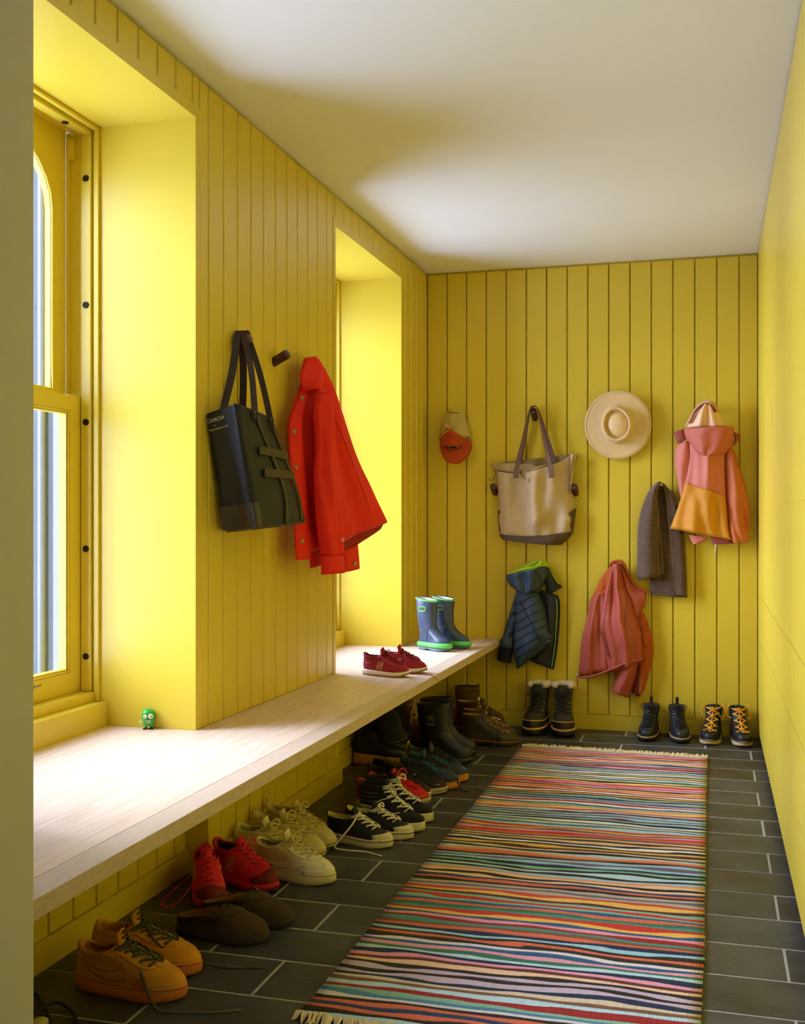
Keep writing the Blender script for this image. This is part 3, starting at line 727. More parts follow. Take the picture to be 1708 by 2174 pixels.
for k, (h, a, lab, tail) in enumerate([((0.058, -3.600), 4, 'wheat suede low sneaker with gum sole, nearer the doorway, lace trailing on floor', [(0.20, -0.055, 0.060), (0.235, -0.075, 0.012), (0.27, -0.09, 0.003), (0.36, -0.075, 0.0028), (0.44, -0.045, 0.0028)]),
                                       ((0.030, -3.478), 3, 'wheat suede low sneaker with gum sole, beside the brown clogs', [(0.20, -0.03, 0.075), (0.29, 0.045, 0.012), (0.34, 0.055, 0.0028), (0.43, 0.075, 0.0028)])]):
    t = place('sneaker', lab, 'sneaker', h, a, 'wheat sneakers with gum soles')
    sd_ = -1 if k == 0 else 1
    L = Last(scale_rings(LOW, 0.288, 1.04, 1.06), sd_)
    court_low(t, L, sd_, WH, WHI, GUM, OLV, BRD, WH, tail, tongue_mark=af_mark)

# ---- white leather low sneakers
WL_ = M('white_leather', (222, 214, 188), 0.5, 0.05, 20, 0.05); WLI = M('grey_mesh_lining', (170, 168, 150), 0.9, bump=0.3, bscale=400); WLS = M('offwhite_rubber', (208, 196, 150), 0.6, 0.08); CRL = M('cream_lace', (206, 192, 148), 0.9); WSE = M('grey_seam', (150, 136, 100), 0.8)
for k, (h, a, lab) in enumerate([((0.128, -2.700), -5, 'white leather low sneaker beside the pink running shoes'), ((0.005, -2.572), -8, 'white leather low sneaker tucked behind its mate under the bench')]):
    t = place('sneaker', lab, 'sneaker', h, a, 'white leather sneakers')
    L = Last(scale_rings(LOW, 0.288, 1.02, 1.08), 1 if k else -1)
    court_low(t, L, 1, WL_, WLI, WLS, CRL, WSE, WL_, None, bow=0.03)

# ---- runner builder
def runner(t, L, up, lin_, mid, out, lace, ton, mid_t=(0.034, 0.026), toe=None, heel_c=None, eyest=None, d=0.55, nl=6, bow=0.0, tail=None, lr=0.0024, loop=None, toe_t=0.9, collar=0.007):
    u = make_upper(t, L, up, lin_, collar)
    make_sole(t, L, mid_t, mid, 0.004, 0.014, 'midsole', 0.006)
    make_sole(t, L, (0.0075, 0.0075), out, 0.0045, 0.014, 'outsole', 0.0, bulge=0.0)
    if toe: patch('toe_overlay', L, -1.0, 1.0, 0.02, toe_t, 0.0018, toe, t, 14, 4, lambda a, b: (a, b*(1-0.55*abs(2*a-1)**2)))
    if heel_c: patch('heel_counter', L, PI-1.05, PI+1.05, 0.05, 2.9, 0.0022, heel_c, t, 14, 5, lambda a, b: (a, b*(1-0.5*abs(2*a-1)**2)))
    if eyest:
        for sg in (1, -1): patch('eyestay', L, sg*0.45, sg*0.95, 2.3, L.n-0.02, 0.0022, eyest, t, 5, 9)
    tongue(t, L, 2.3, 0.44, ton, 0.028, (-0.28, 0, 1))
    lacing(t, L, 2.45, L.n-0.12, nl, d, d, lace, lr, 0.005, bow, tail)
    if loop: loop_tab(t, L, PI, loop)
    return u
# pink running shoes
PK = M('pink_knit', (206, 30, 74), 0.8, 0.25, 260, 0.3, 500); PKD = M('maroon_knit', (112, 22, 34), 0.8, 0.3, 260, 0.3, 500); PUR = M('purple_lining', (72, 22, 96), 0.85, 0.1); PKL = M('pink_lace', (232, 48, 86), 0.85); PUS = M('plum_rubber', (78, 40, 74), 0.6); GOLD = M('gold_print', (214, 196, 104), 0.5)
for k, (h, a, lab, tail) in enumerate([((0.020, -2.825), -62, 'pink running shoe with purple collar, toe turned out towards the brown clogs', [(0.20, -0.05, 0.05), (0.22, -0.10, 0.010), (0.18, -0.13, 0.003), (0.12, -0.115, 0.004), (0.135, -0.04, 0.07)]),
                                       ((0.020, -2.765), -19, 'pink running shoe with purple collar, beside the white leather sneaker', None)]):
    t = place('running_shoe', lab, 'running shoe', h, a, 'pink running shoes')
    L = Last(scale_rings(RUN, 0.272, 1.04, 1.12), -1 if k else 1)
    u = runner(t, L, PK, PUR, PK, PUS, PKL, PK, toe=PKD, toe_t=2.3, bow=0.0 if tail else 0.032, tail=tail)
    tree = bvh(u)
    for sg in (1, -1): letter_N('flank_letter', tree, 0.085, 0.045, 0.030, 0.042, sg, GOLD, t, 0.40)
# cream mesh running shoes
CM = M('cream_mesh', (204, 190, 146), 0.85, 0.15, 300, 0.35, 420); CMI = M('cream_lining', (196, 188, 160), 0.9); CRB = M('cream_rubber', (198, 178, 112), 0.6)
for k, (h, a, lab) in enumerate([((0.010, -2.437), -15, 'cream mesh running shoe with loose bow, nearer the white sneakers'), ((0.010, -2.322), -12, 'cream mesh running shoe with heel loop, beside the black canvas sneakers')]):
    t = place('running_shoe', lab, 'running shoe', h, a, 'cream mesh running shoes')
    L = Last(scale_rings(RUN, 0.295, 1.0, 1.12), -1 if k else 1)
    runner(t, L, CM, CMI, CRB, CRB, CRL, CM, toe=M('cream_leather', (210, 200, 166), 0.6), eyest=None, bow=0.030, loop=CMI, lr=0.003)
# black canvas low sneakers
BKC = M('black_canvas', (26, 25, 30), 0.9, 0.2, 200, 0.25, 600); CVI = M('ecru_lining', (190, 178, 112), 0.9); WRB = M('white_rubber', (206, 194, 160), 0.55, 0.08); WLC = M('white_lace', (214, 208, 186), 0.9); NVL = M('navy_line', (24, 26, 40), 0.6)
def canvas_low(t, L, tail, bow=0.0):
    u = make_upper(t, L, BKC, CVI, 0.0025)
    make_sole(t, L, (0.031, 0.030), WRB, 0.0035, 0.006, 'foxing', bulge=0.0006)
    patch('toe_cap', L, -0.95, 0.95, 0.0, 1.75, 0.0022, WRB, t, 14, 6, lambda a, b: (a, b*(1-0.35*abs(2*a-1)**2)))
    tube('foxing_stripe', [L.P(th, 0, 0.0048)+Vector((0, 0, -0.003)) for th in TH], 0.0012, NVL, t, 5, True)
    patch('toe_bumper', L, -0.72, 0.72, -0.0, 0.25, 0.0048, WRB, t, 12, 2)
    tongue(t, L, 2.5, 0.42, BKC, 0.030, (-0.35, 0, 1))
    lacing(t, L, 2.55, L.n-0.1, 6, 0.58, 0.60, WLC, 0.0034, 0.005, bow, tail)
for k, (h, a, lab, tail) in enumerate([((0.222, -2.284), -8, 'black canvas low sneaker with white toe cap, its white lace trailing in front', [(0.13, -0.055, 0.075), (0.10, -0.085, 0.03), (0.085, -0.095, 0.004), (0.13, -0.105, 0.003), (0.20, -0.095, 0.003), (0.27, -0.115, 0.003)]),
                                       ((0.262, -2.188), -8, 'black canvas low sneaker with white toe cap, beside the high-top', None)]):
    t = place('sneaker', lab, 'sneaker', h, a, 'black canvas sneakers'); L = Last(scale_rings(CANVAS, 0.262, 1.0, 1.05), 1 if k else -1); canvas_low(t, L, tail, 0.0 if tail else 0.02)
# black high-tops with a white side stripe
BKS = M('black_suede', (20, 18, 20), 0.95, 0.25, 80, 0.2); BKI = M('black_lining', (24, 22, 22), 0.95)
for k, (h, a, lab, tail) in enumerate([((0.272, -2.066), -7, 'black high-top skate shoe with cream side stripe and loose white lace', [(0.17, -0.05, 0.13), (0.10, -0.065, 0.10), (0.09, -0.07, 0.05), (0.13, -0.066, 0.06), (0.19, -0.055, 0.07)]),
                                       ((0.268, -1.962), -6, 'black high-top skate shoe behind its mate, beside the red running shoes', None)]):
    t = place('skate_shoe', lab, 'skate shoe', h, a, 'black high-top skate shoes'); L = Last(scale_rings(HIGH, 0.268, 1.0, 1.0), 1 if k else -1)
    u = make_upper(t, L, BKS, BKI, 0.006); tree = bvh(u); make_sole(t, L, (0.036, 0.034), WRB, 0.0035, 0.005, 'foxing', bulge=0.0006)
    X = 0.268
    for sg in (1, -1):
        side_band('side_stripe', tree, [(0.02*X, 0.076), (0.20*X, 0.078), (0.36*X, 0.070), (0.50*X, 0.044)], [(0.02*X, 0.064), (0.20*X, 0.065), (0.33*X, 0.056), (0.44*X, 0.036)], sg, WRB, t)
        for z in (0.096, 0.112, 0.128): side_line('collar_seam', tree, [(0.03*X, z), (0.2*X, z-0.003), (0.36*X, z)], sg, M('grey_stitch', (120, 118, 112), 0.8), t, 0.0007)
    patch('toe_overlay', L, -1.1, 1.1, 0.05, 1.6, 0.0016, BKS, t, 14, 4, lambda a_, b: (a_, b*(1-0.3*abs(2*a_-1)**2)))
    tongue(t, L, 2.5, 0.45, BKS, 0.022, (-0.2, 0, 1)); lacing(t, L, 2.6, L.n-0.1, 7, 0.60, 0.60, WLC, 0.0036, 0.0055, 0.03 if tail is None else 0.0, tail)
# red running shoes
RD = M('red_mesh', (200, 22, 24), 0.8, 0.2, 200, 0.3, 420); RDD = M('dark_red', (122, 16, 22), 0.8); GRB = M('grey_rubber', (116, 106, 96), 0.6)
for k, (h, a, lab) in enumerate([((0.195, -1.858), -4, 'red running shoe half hidden behind the black high-top'), ((0.205, -1.748), -5, 'red running shoe with big bow, beside the black running shoe')]):
    t = place('running_shoe', lab, 'running shoe', h, a, 'red running shoes'); L = Last(scale_rings(RUN, 0.262, 1.0, 1.05), 1 if k else -1)
    u = runner(t, L, RD, RDD, M('pale_rubber', (176, 158, 128), 0.6), GRB, RD, RD, toe=M('red_toe', (150, 22, 22), 0.6), toe_t=0.6, heel_c=RDD, bow=0.04 if k else 0.02, lr=0.003)
    tree = bvh(u)
    side_line('toe_piping', tree, [(0.215, 0.030), (0.235, 0.040), (0.25, 0.043)], -1, M('tan_piping', (190, 150, 110), 0.6), t, 0.0014)
# black running shoes with heel loops
BKR = M('black_mesh', (30, 27, 24), 0.85, 0.25, 120, 0.3, 400); BRT = M('brown_mesh', (52, 34, 28), 0.85, 0.3, 60); LGR = M('light_rubber', (184, 172, 146), 0.6); SIL = M('silver_print', (170, 166, 150), 0.35, metal=0.5); BKL = M('black_lace', (28, 25, 22), 0.9)
for k, (h, a, lab) in enumerate([((0.165, -1.628), -6, 'black running shoe with pale sole, beside the red running shoes'), ((0.206, -1.536), -8, 'black running shoe with pale sole and silver bar, beside the navy gum-soled sneaker')]):
    t = place('running_shoe', lab, 'running shoe', h, a, 'black running shoes'); L = Last(scale_rings(RUN, 0.282, 1.0, 1.08), 1 if k else -1)
    u = runner(t, L, BKR, BKI, LGR, LGR, BKL, BKR, mid_t=(0.034, 0.024), toe=BRT, toe_t=2.0, bow=0.02, loop=BKI, lr=0.0026)
    tree = bvh(u)
    side_line('flank_bar', tree, [(0.150, 0.062), (0.160, 0.080)], -1, SIL, t, 0.003); side_line('toe_bar', tree, [(0.236, 0.040), (0.262, 0.043)], -1, SIL, t, 0.0015)
# navy gum-soled sneakers with teal collar
NV = M('navy_leather', (34, 44, 66), 0.6, 0.12, 20, 0.08); TEA = M('teal_fabric', (26, 88, 84), 0.8, 0.1); GUMO = M('orange_gum', (214, 138, 40), 0.5, 0.06); BLU = M('pale_blue_print', (120, 176, 226), 0.6)
for k, (h, a, lab) in enumerate([((0.245, -1.425), -7, 'navy sneaker with teal collar and gum sole, beside the black running shoe'), ((0.250, -1.316), -6, 'navy sneaker with teal collar and gum sole, pale blue mark on the toe')]):
    t = place('sneaker', lab, 'sneaker', h, a, 'navy gum-soled sneakers'); L = Last(scale_rings(LOW, 0.275, 1.0, 1.08), 1 if k else -1)
    u = court_low(t, L, 1, NV, TEA, GUMO, BKL, M('dark_seam', (24, 28, 38), 0.8), NV, [(0.20, -0.01, 0.075), (0.262, -0.02, 0.05), (0.292, -0.03, 0.004), (0.33, -0.05, 0.003)] if k == 0 else None, eyestay=TEA, ton=NV, bow=0.0 if k == 0 else 0.02)
    patch('collar_panel', L, PI-1.5, PI+1.5, 3.6, L.n-0.02, 0.002, TEA, t, 16, 3)
    if k: tube('toe_mark', [L.O(-0.55, 1.35, 0.003), L.O(-0.35, 1.75, 0.003), L.O(-0.1, 1.45, 0.003)], 0.0016, BLU, t, 5)
# olive green shoes, mostly hidden
OG = M('olive_green', (50, 54, 34), 0.85, 0.2, 60, 0.2); OGT = M('tan_trim', (150, 104, 52), 0.8)
t = place('trainer', 'olive green trainer with lime heel tab in front of the navy rain boots', 'trainer', (0.215, -1.195), -6, None)
L = Last(scale_rings(RUN, 0.262, 0.95, 1.05), 1)
runner(t, L, OG, OG, OG, OG, BKL, OG, toe=None, bow=0.0, lr=0.0026, heel_c=OGT); loop_tab(t, L, PI, M('lime_tab', (176, 176, 28), 0.7), 0.02, 0.004)

# ---- brown suede clogs
BRS = M('brown_suede', (66, 48, 24), 0.95, 0.25, 40, 0.25, 260); CORK = M('cork_lining', (150, 102, 48), 0.9, 0.15, 40); CLS = M('dark_cork', (46, 32, 18), 0.8, 0.2, 60); PIN = M('pewter_buckle', (150, 140, 110), 0.35, metal=0.9)
CLOG = [(0.010, 0.990, 0.0530, 0.026, 0.026, 1), (0.004, 0.985, 0.0530, 0.040, 0.046, 1), (0.008, 0.930, 0.0500, 0.050, 0.066, .95), (0.014, 0.770, 0.0470, 0.053, 0.084, .85), (0.016, 0.585, 0.0450, 0.055, 0.097, .7), (0.018, 0.530, 0.0440, 0.056, 0.099, .65, 0.010)]
for k, (h, a, lab) in enumerate([((0.128, -3.222), 2, 'brown suede clog with pewter buckle, nearer the wheat sneakers'), ((0.150, -3.098), -3, 'brown suede clog with round button, beside the pink running shoe')]):
    t = place('clog', lab, 'clog', h, a, 'brown suede clogs'); L = Last(scale_rings(CLOG, 0.272, 0.98, 0.86), 1 if k else -1)
    make_upper(t, L, BRS, CORK, 0.0022); make_sole(t, L, (0.024, 0.023), CLS, 0.003, 0.010)
    patch('strap', L, -1.75, 1.75, 3.15, 4.35, 0.004, BRS, t, 24, 3, lambda u, v: (u, v*0.8+0.2*abs(2*u-1)))
    th = 0.95 if k else -1.25
    p = L.O(th, 3.7, 0.0055); n = L.N(th, 3.7)
    if k: lathe('button', [(0.010, 0), (0.0095, 0.002), (0.0075, 0.0028), (0.006, 0.0018), (0.0, 0.002)], PIN, t, 16, cap=False).matrix_local = Matrix.Translation(p) @ n.to_track_quat('Z', 'Y').to_matrix().to_4x4()
    else: 
        q = [L.O(th+da, 3.7+dt, 0.006) for da, dt in ((-0.28, -0.35), (0.10, -0.35), (0.10, 0.4), (-0.28, 0.4))]; tube('buckle', q, 0.0016, PIN, t, 6, True)
        tube('buckle_prong', [L.O(th-0.30, 3.72, 0.0075), L.O(th+0.18, 3.70, 0.0075)], 0.0013, PIN, t, 6)

# ---- rain boots
def rain_boot(t, L, up, lin_, sol, trim=None, sole_t=(0.03, 0.026), treads=False, heel_h=0.0):
    u = make_upper(t, L, up, lin_, 0.0032, deep=True, steps=5)
    make_sole(t, L, sole_t, sol, 0.004, 0.012, heel=(0.30, 0.010, 0.56))
    if trim:
        tp = [L.P(th, L.n-1e-4) for th in TH]; tube('top_trim', [p-Vector((0, 0, 0.003)) for p in tp], 0.0042, trim, t, 8, True)
    return u
NVR = M('navy_rubber', (26, 30, 42), 0.42, 0.08, 10, spec=0.5); NVI = M('grey_knit', (60, 60, 56), 0.95); YPR = M('yellow_print', (190, 176, 80), 0.6)
RB = [(0.03, 0.985, 0.0510, 0.030, 0.026, 1), (0.02, 0.985, 0.0510, 0.052, 0.048, 1), (0.02, 0.950, 0.0480, 0.078, 0.070, .95), (0.03, 0.780, 0.0440, 0.100, 0.092, .65), (0.025, 0.610, 0.0430, 0.130, 0.128, .25), (0.01, 0.565, 0.0500, 0.185, 0.185, 0), (-0.01, 0.575, 0.0560, 0.262, 0.272, 0)]
for k, (h, a, lab) in enumerate([((0.205, -0.955), -7, 'navy rubber rain boot with yellow print on the shaft, nearer the trainers'), ((0.185, -0.822), -5, 'navy rubber rain boot behind its mate, beside the brown lace-up boot')]):
    t = place('rain_boot', lab, 'rain boot', h, a, 'navy rain boots'); L = Last(scale_rings(RB, 0.272, 1.0, 1.0), 1 if k else -1)
    u = rain_boot(t, L, NVR, NVI, NVR, NVR)
    tree = bvh(u)
    for z in (0.115, 0.128, 0.141): side_line('ankle_crease', tree, [(0.115, z), (0.14, z+0.004), (0.158, z+0.012)], -1, NVR, t, 0.0022)
    if k == 0:
        lg = bpy.data.objects.new('shaft_print', None); COL.objects.link(lg); lg.parent = t
        x, z = 0.082, 0.206
        side_line('print_arc', tree, [(x-0.016, z-0.004), (x-0.012, z+0.006), (x, z+0.011), (x+0.012, z+0.006), (x+0.016, z-0.004)], -1, YPR, lg, 0.0010, k=3)
        side_line('print_figure', tree, [(x-0.009, z-0.016), (x-0.009, z-0.007), (x, z-0.004), (x, z+0.004), (x-0.006, z+0.001), (x, z+0.004), (x+0.006, z+0.001), (x, z-0.004), (x+0.009, z-0.007), (x+0.009, z-0.016)], -1, YPR, lg, 0.0017)
        side_text('print_word', tree, 'kamik', 0.0165, x-0.0205, z-0.034, -1, YPR, lg)
# children's rain boots on the bench
CRB_ = M('slate_blue_rubber', (52, 66, 92), 0.35, 0.15, 12, spec=0.6); CRG = M('green_rubber', (86, 186, 84), 0.45, 0.06); CRW = M('white_lining', (226, 222, 224), 0.9); CRS = M('dusty_sole', (92, 104, 122), 0.6)
RBK = [(0.03, 0.985, 0.0370, 0.018, 0.018, 1), (0.02, 0.985, 0.0370, 0.042, 0.042, 1), (0.02, 0.940, 0.0345, 0.062, 0.058, .95), (0.04, 0.750, 0.0320, 0.085, 0.080, .65), (0.04, 0.580, 0.0320, 0.110, 0.112, .25), (0.02, 0.535, 0.0380, 0.165, 0.165, 0), (-0.01, 0.570, 0.0440, 0.262, 0.245, 0)]
for k, (h, a, lab) in enumerate([((0.108, -0.600), -22, 'slate blue child rain boot with green rim and handle, nearer the crimson sneakers'), ((0.168, -0.500), -20, 'slate blue child rain boot with green rim, closer to the back wall')]):
    t = place('rain_boot', lab, 'rain boot', h, a, 'child rain boots on the bench', BT); L = Last(scale_rings(RBK, 0.205, 1.0, 1.0), 1 if k else -1)
    u = rain_boot(t, L, CRB_, CRW, CRS, CRG, (0.016, 0.016)); tree = bvh(u)
    tube('foot_rim', [L.P(th, 0.08, 0.004)+Vector((0, 0, 0.010)) for th in TH], 0.0100, CRG, t, 10, True, flat=1.25)
    for sg in (-1,):
        x, z = 0.055, 0.206
        P = [(x+0.022*math.cos(t_)*abs(math.cos(t_))**-0.4 if abs(math.cos(t_)) > 1e-3 else x, z+0.011*math.sin(t_)*abs(math.sin(t_))**-0.4 if abs(math.sin(t_)) > 1e-3 else z) for t_ in [2*PI*i/24 for i in range(24)]]
        side_line('handle_rim', tree, P, sg, CRG, t, 0.0028, True)
        side_band('handle_slot', tree, [(x-0.020, z+0.009), (x, z+0.010), (x+0.020, z+0.009)], [(x-0.020, z-0.009), (x, z-0.010), (x+0.020, z-0.009)], sg, M('handle_shadow', (70, 66, 56), 0.8), t, 0.0012)
        side_line('ankle_line', tree, [(0.015, 0.105), (0.05, 0.098), (0.08, 0.112), (0.098, 0.125)], sg, CRB_, t, 0.0016, k=4)
        side_line('foot_line', tree, [(0.085, 0.112), (0.078, 0.08), (0.072, 0.048)], sg, CRB_, t, 0.0016, k=4)
# crimson child sneakers on the bench
CRI = M('crimson_suede', (156, 22, 48), 0.8, 0.15, 60, 0.15); CRP = M('crimson_dark', (128, 16, 40), 0.85); CSO = M('cream_midsole', (226, 214, 186), 0.6); TAN = M('tan_outsole', (150, 112, 56), 0.7); NOUT = M('cream_outline', (232, 210, 150), 0.6)
for k, (h, a, lab, tail) in enumerate([((0.120, -1.545), -6, 'crimson child sneaker with outlined N, closer to the window wall', None),
                                       ((0.158, -1.420), -8, 'crimson child sneaker with outlined N, its lace hanging over the bench edge', [(0.13, -0.03, 0.07), (0.145, -0.05, 0.02), (0.16, -0.052, 0.003), (0.20, -0.045, 0.0035), (0.240, -0.052, 0.0035), (0.266, -0.058, 0.004), (0.282, -0.064, -0.004), (0.288, -0.068, -0.016)])]):
    t = place('sneaker', lab, 'sneaker', h, a, 'crimson sneakers on the bench', BT); L = Last(scale_rings(RUN, 0.214, 0.80, 0.86), 1 if k else -1)
    u = runner(t, L, CRI, CRP, CSO, TAN, CRP, CRI, mid_t=(0.025, 0.019), toe=TAN, toe_t=0.55, bow=0.02 if tail is None else 0.0, tail=tail, lr=0.0022, collar=0.005); tree = bvh(u)
    for sg in (1, -1):
        letter_N('flank_letter', tree, 0.074, 0.028, 0.024, 0.032, sg, NOUT, t, 0.35, r=0.0011)
        side_line('heel_piping', tree, [(0.012, 0.058), (0.025, 0.052), (0.045, 0.055)], sg, M('rose_piping', (206, 150, 160), 0.6), t, 0.0009, k=3)

# ---- boots
def lace_boot(t, L, up, lin_, welt, sol, lace, sole_t=(0.032, 0.026), n=8, bow=0.03, d=0.55, ton=None, lr=0.0022, hooks=None, welt_t=0.006, tail=None, stay=None, ton_len=0.012, heel=(0.28, 0.012, 0.52), ta=2.6):
    u = make_upper(t, L, up, lin_, 0.003, steps=4)
    make_sole(t, L, sole_t, sol, 0.004, 0.007, heel=heel)
    lo = []
    for (gr, dz) in ((0.0035, -welt_t*0.5), (0.0065, -welt_t*0.5), (0.0065, welt_t*0.5), (0.0035, welt_t*0.5), (0.0035, -welt_t*0.5)): lo.append([L.P(th, 0, gr)+Vector((0, 0, dz-welt_t*0.2)) for th in TH])
    loft('welt', lo, welt, t, smooth=False)
    tongue(t, L, ta-0.1, 0.42, ton or up, ton_len, (-0.05, 0, 1))
    for sg in (1, -1): patch('eyestay', L, sg*0.42, sg*0.85, ta-0.1, L.n-0.02, 0.0018, stay or up, t, 5, 12)
    patch('toe_overlay', L, -1.2, 1.2, 0.05, 1.9, 0.0014, up, t, 16, 4, lambda a_, b: (a_, b*(1-0.25*abs(2*a_-1)**2)))
    if hooks:
        for i in range(n):
            tt = ta+(L.n-0.12-ta)*i/(n-1)
            for sg in (1, -1):
                nn = L.N(sg*(d+0.12), tt)
                lathe('eyelet', [(0.0032, 0), (0.0036, 0.0015), (0.0024, 0.0028), (0.0012, 0.0022)], hooks, t, 8, cap=False).matrix_local = Matrix.Translation(L.O(sg*(d+0.12), tt, 0.0022)) @ nn.to_track_quat('Z', 'Y').to_matrix().to_4x4()
    lacing(t, L, ta, L.n-0.12, n, d, d, lace, lr, 0.0045, bow, tail, flat=0.9)
    return u
BRB = M('brown_boot_leather', (62, 50, 36), 0.6, 0.2, 14, 0.12); TLI = M('tan_boot_lining', (160, 112, 64), 0.8, 0.1); WEL = M('tan_welt', (140, 92, 38), 0.7); BSO = M('dark_boot_sole', (28, 24, 18), 0.8); STL = M('steel_eyelet', (176, 172, 160), 0.3, metal=0.9)
def speckle_mat():
    m = M('speckled_lace', (20, 18, 12), 0.85); nt = m.node_tree; N = nt.nodes; L = nt.links; b = N['Principled BSDF']
    tc = N.new('ShaderNodeTexCoord'); vo = N.new('ShaderNodeTexVoronoi'); vo.inputs['Scale'].default_value = 150; L.new(tc.outputs['Object'], vo.inputs['Vector'])
    rp = N.new('ShaderNodeValToRGB'); rp.color_ramp.interpolation = 'CONSTANT'; e = rp.color_ramp.elements; e[0].color = (*srgb(220, 176, 50), 1); e[1].position = 0.36; e[1].color = (*srgb(22, 18, 12), 1)
    L.new(vo.outputs['Distance'], rp.inputs[0]); L.new(rp.outputs[0], b.inputs['Base Color']); return m
SPK = speckle_mat()
for k, (h, a, lab, tail) in enumerate([((0.325, -0.560), 6, 'brown leather lace-up boot with speckled lace trailing to the floor', [(0.165, -0.03, 0.12), (0.185, -0.055, 0.08), (0.178, -0.066, 0.03), (0.16, -0.072, 0.004), (0.125, -0.085, 0.003), (0.115, -0.085, 0.003), (0.13, -0.088, 0.003)]),
                                       ((0.300, -0.425), 5, 'brown leather lace-up boot behind its mate, close to the back wall', None)]):
    t = place('boot', lab, 'boot', h, a, 'brown lace-up boots'); L = Last(scale_rings(BOOT, 0.275, 0.98, 0.88), 1 if k else -1)
    lace_boot(t, L, BRB, TLI, WEL, BSO, SPK, n=6, hooks=STL, bow=0.02, tail=tail, ton=TLI)
# tall suede boot and maroon shearling boot in the corner
TSU = M('taupe_suede', (96, 74, 44), 0.95, 0.25, 60, 0.3); MAR = M('maroon_leather', (60, 20, 16), 0.5, 0.2); SHE = M('shearling', (186, 172, 130), 1.0, 0.2, 80, 0.6, 160)
TALL = [(0.02, 0.985, 0.050, 0.030, 0.026, 1), (0.01, 0.985, 0.050, 0.052, 0.048, 1), (0.015, 0.94, 0.046, 0.076, 0.068, .95), (0.025, 0.78, 0.042, 0.098, 0.090, .65), (0.02, 0.60, 0.042, 0.125, 0.122, .3), (0.01, 0.51, 0.046, 0.16, 0.16, 0), (0.0, 0.50, 0.049, 0.205, 0.205, 0)]
t = place('boot', 'taupe suede pull-on boot with side loops in the corner under the bench', 'boot', (0.185, -0.112), 4, None); L = Last(scale_rings(TALL, 0.27, 1.0, 1.06), 1)
make_upper(t, L, TSU, M('taupe_lining', (84, 64, 38), 0.95), 0.004, deep=True); make_sole(t, L, (0.03, 0.026), BSO, 0.004, 0.008)
loop_tab(t, L, 0.5, MAR, 0.012, 0.003, spread=0.2); tube('cuff_seam', [L.P(th, L.n-0.45, 0.001) for th in TH], 0.0016, M('taupe_seam', (58, 42, 22), 0.9), t, 5, True)
t = place('boot', 'maroon leather boot with shearling tongue behind the brown lace-up boots', 'boot', (0.232, -0.275), 3, None); L = Last(scale_rings(BOOT, 0.27, 0.96, 0.98), 1)
lace_boot(t, L, MAR, SHE, WEL, BSO, MAR, n=6, bow=0.025, ton=SHE, ton_len=0.02); loop_tab(t, L, PI, MAR, 0.022, 0.0035)
# tan work boot with rawhide lace
TWB = M('tan_nubuck', (142, 98, 52), 0.9, 0.2, 30, 0.25); RAW = M('rawhide_lace', (206, 178, 122), 0.8)
t = place('boot', 'tan nubuck work boot with pale rawhide lace, behind the slumped black boots', 'boot', (-0.030, -0.640), -14, None); L = Last(scale_rings(TALL, 0.27, 0.95, 1.18), -1)
lace_boot(t, L, TWB, SHE, WEL, BSO, RAW, n=6, bow=0.0, tail=[(0.145, -0.03, 0.17), (0.155, -0.055, 0.12), (0.15, -0.06, 0.05), (0.145, -0.062, 0.012)], lr=0.003)
# black wooden-soled clog boots, shafts slumped over
WOO = M('clog_wood', (196, 138, 54), 0.6, 0.25, 18, 0.05, stretch=(1, 6, 6)); BLS = M('black_nubuck', (24, 22, 18), 0.95, 0.3, 20, 0.3, 140); BLP = M('black_smooth', (22, 22, 22), 0.5)
def clog_boot(h, a, lab, L0=0.255, wood=WOO):
    t = place('clog_boot', lab, 'boot', h, a, 'black clog boots with wooden soles'); L = Last([(0.012*L0, 0.985*L0, 0.050, 0.052, 0.030, 1), (0.0, 0.98*L0, 0.050, 0.078, 0.050, 1), (0.01*L0, 0.92*L0, 0.046, 0.098, 0.068, .92), (0.02*L0, 0.74*L0, 0.042, 0.115, 0.088, .6), (0.03*L0, 0.56*L0, 0.040, 0.13, 0.118, .2), (0.02*L0, 0.50*L0, 0.041, 0.15, 0.15, 0)], 1)
    make_upper(t, L, BLP, BKI, 0.003)
    make_sole(t, L, (0.056, 0.034), wood, 0.003, 0.012, 'wooden_sole', heel=(0.36, 0.034, 0.74), bulge=0.0)
    # shaft: a soft leg that rises, bends and flops forward
    path = catmull([(0.066, 0, 0.135), (0.068, 0.002, 0.175), (0.085, -0.004, 0.225), (0.120, -0.010, 0.238), (0.160, -0.016, 0.205), (0.182, -0.020, 0.155), (0.190, -0.020, 0.115)], 5)
    loops = []; m = len(path)
    for i, p in enumerate(path):
        q = (path[min(m-1, i+1)]-path[max(0, i-1)]).normalized(); s = q.cross(Vector((0, 1, 0))).normalized(); w = Vector((0, 1, 0)); f = i/(m-1)
        ra, rb = 0.050+0.012*f, 0.046+0.014*f
        lp = []
        for th in TH:
            wr = 1+0.10*noise.noise(Vector((math.cos(th)*1.6, math.sin(th)*1.6, f*5+a)))+0.05*math.sin(f*26+2*math.cos(th))
            lp.append(p+s*(math.cos(th)*ra*wr)+w*(math.sin(th)*rb*wr))
        loops.append(lp)
    for lp in loops:
        for v in lp: v.z = max(v.z, 0.012)
    loft('shaft', loops, BLS, t, False, True)
    tube('shaft_edge', [v*1.0 for v in loops[-1]], 0.0022, M('olive_edge', (84, 74, 44), 0.7), t, 6, True)
    return t
clog_boot((-0.062, -1.118), 4, 'black clog boot with pale wooden sole, shaft slumped forward, nearer the trainers')
clog_boot((-0.070, -0.985), 8, 'black clog boot behind its mate, shaft slumped beside the tan work boot', wood=BSO)  # sole coloured dark to stand for the shade seen under its mate's arch
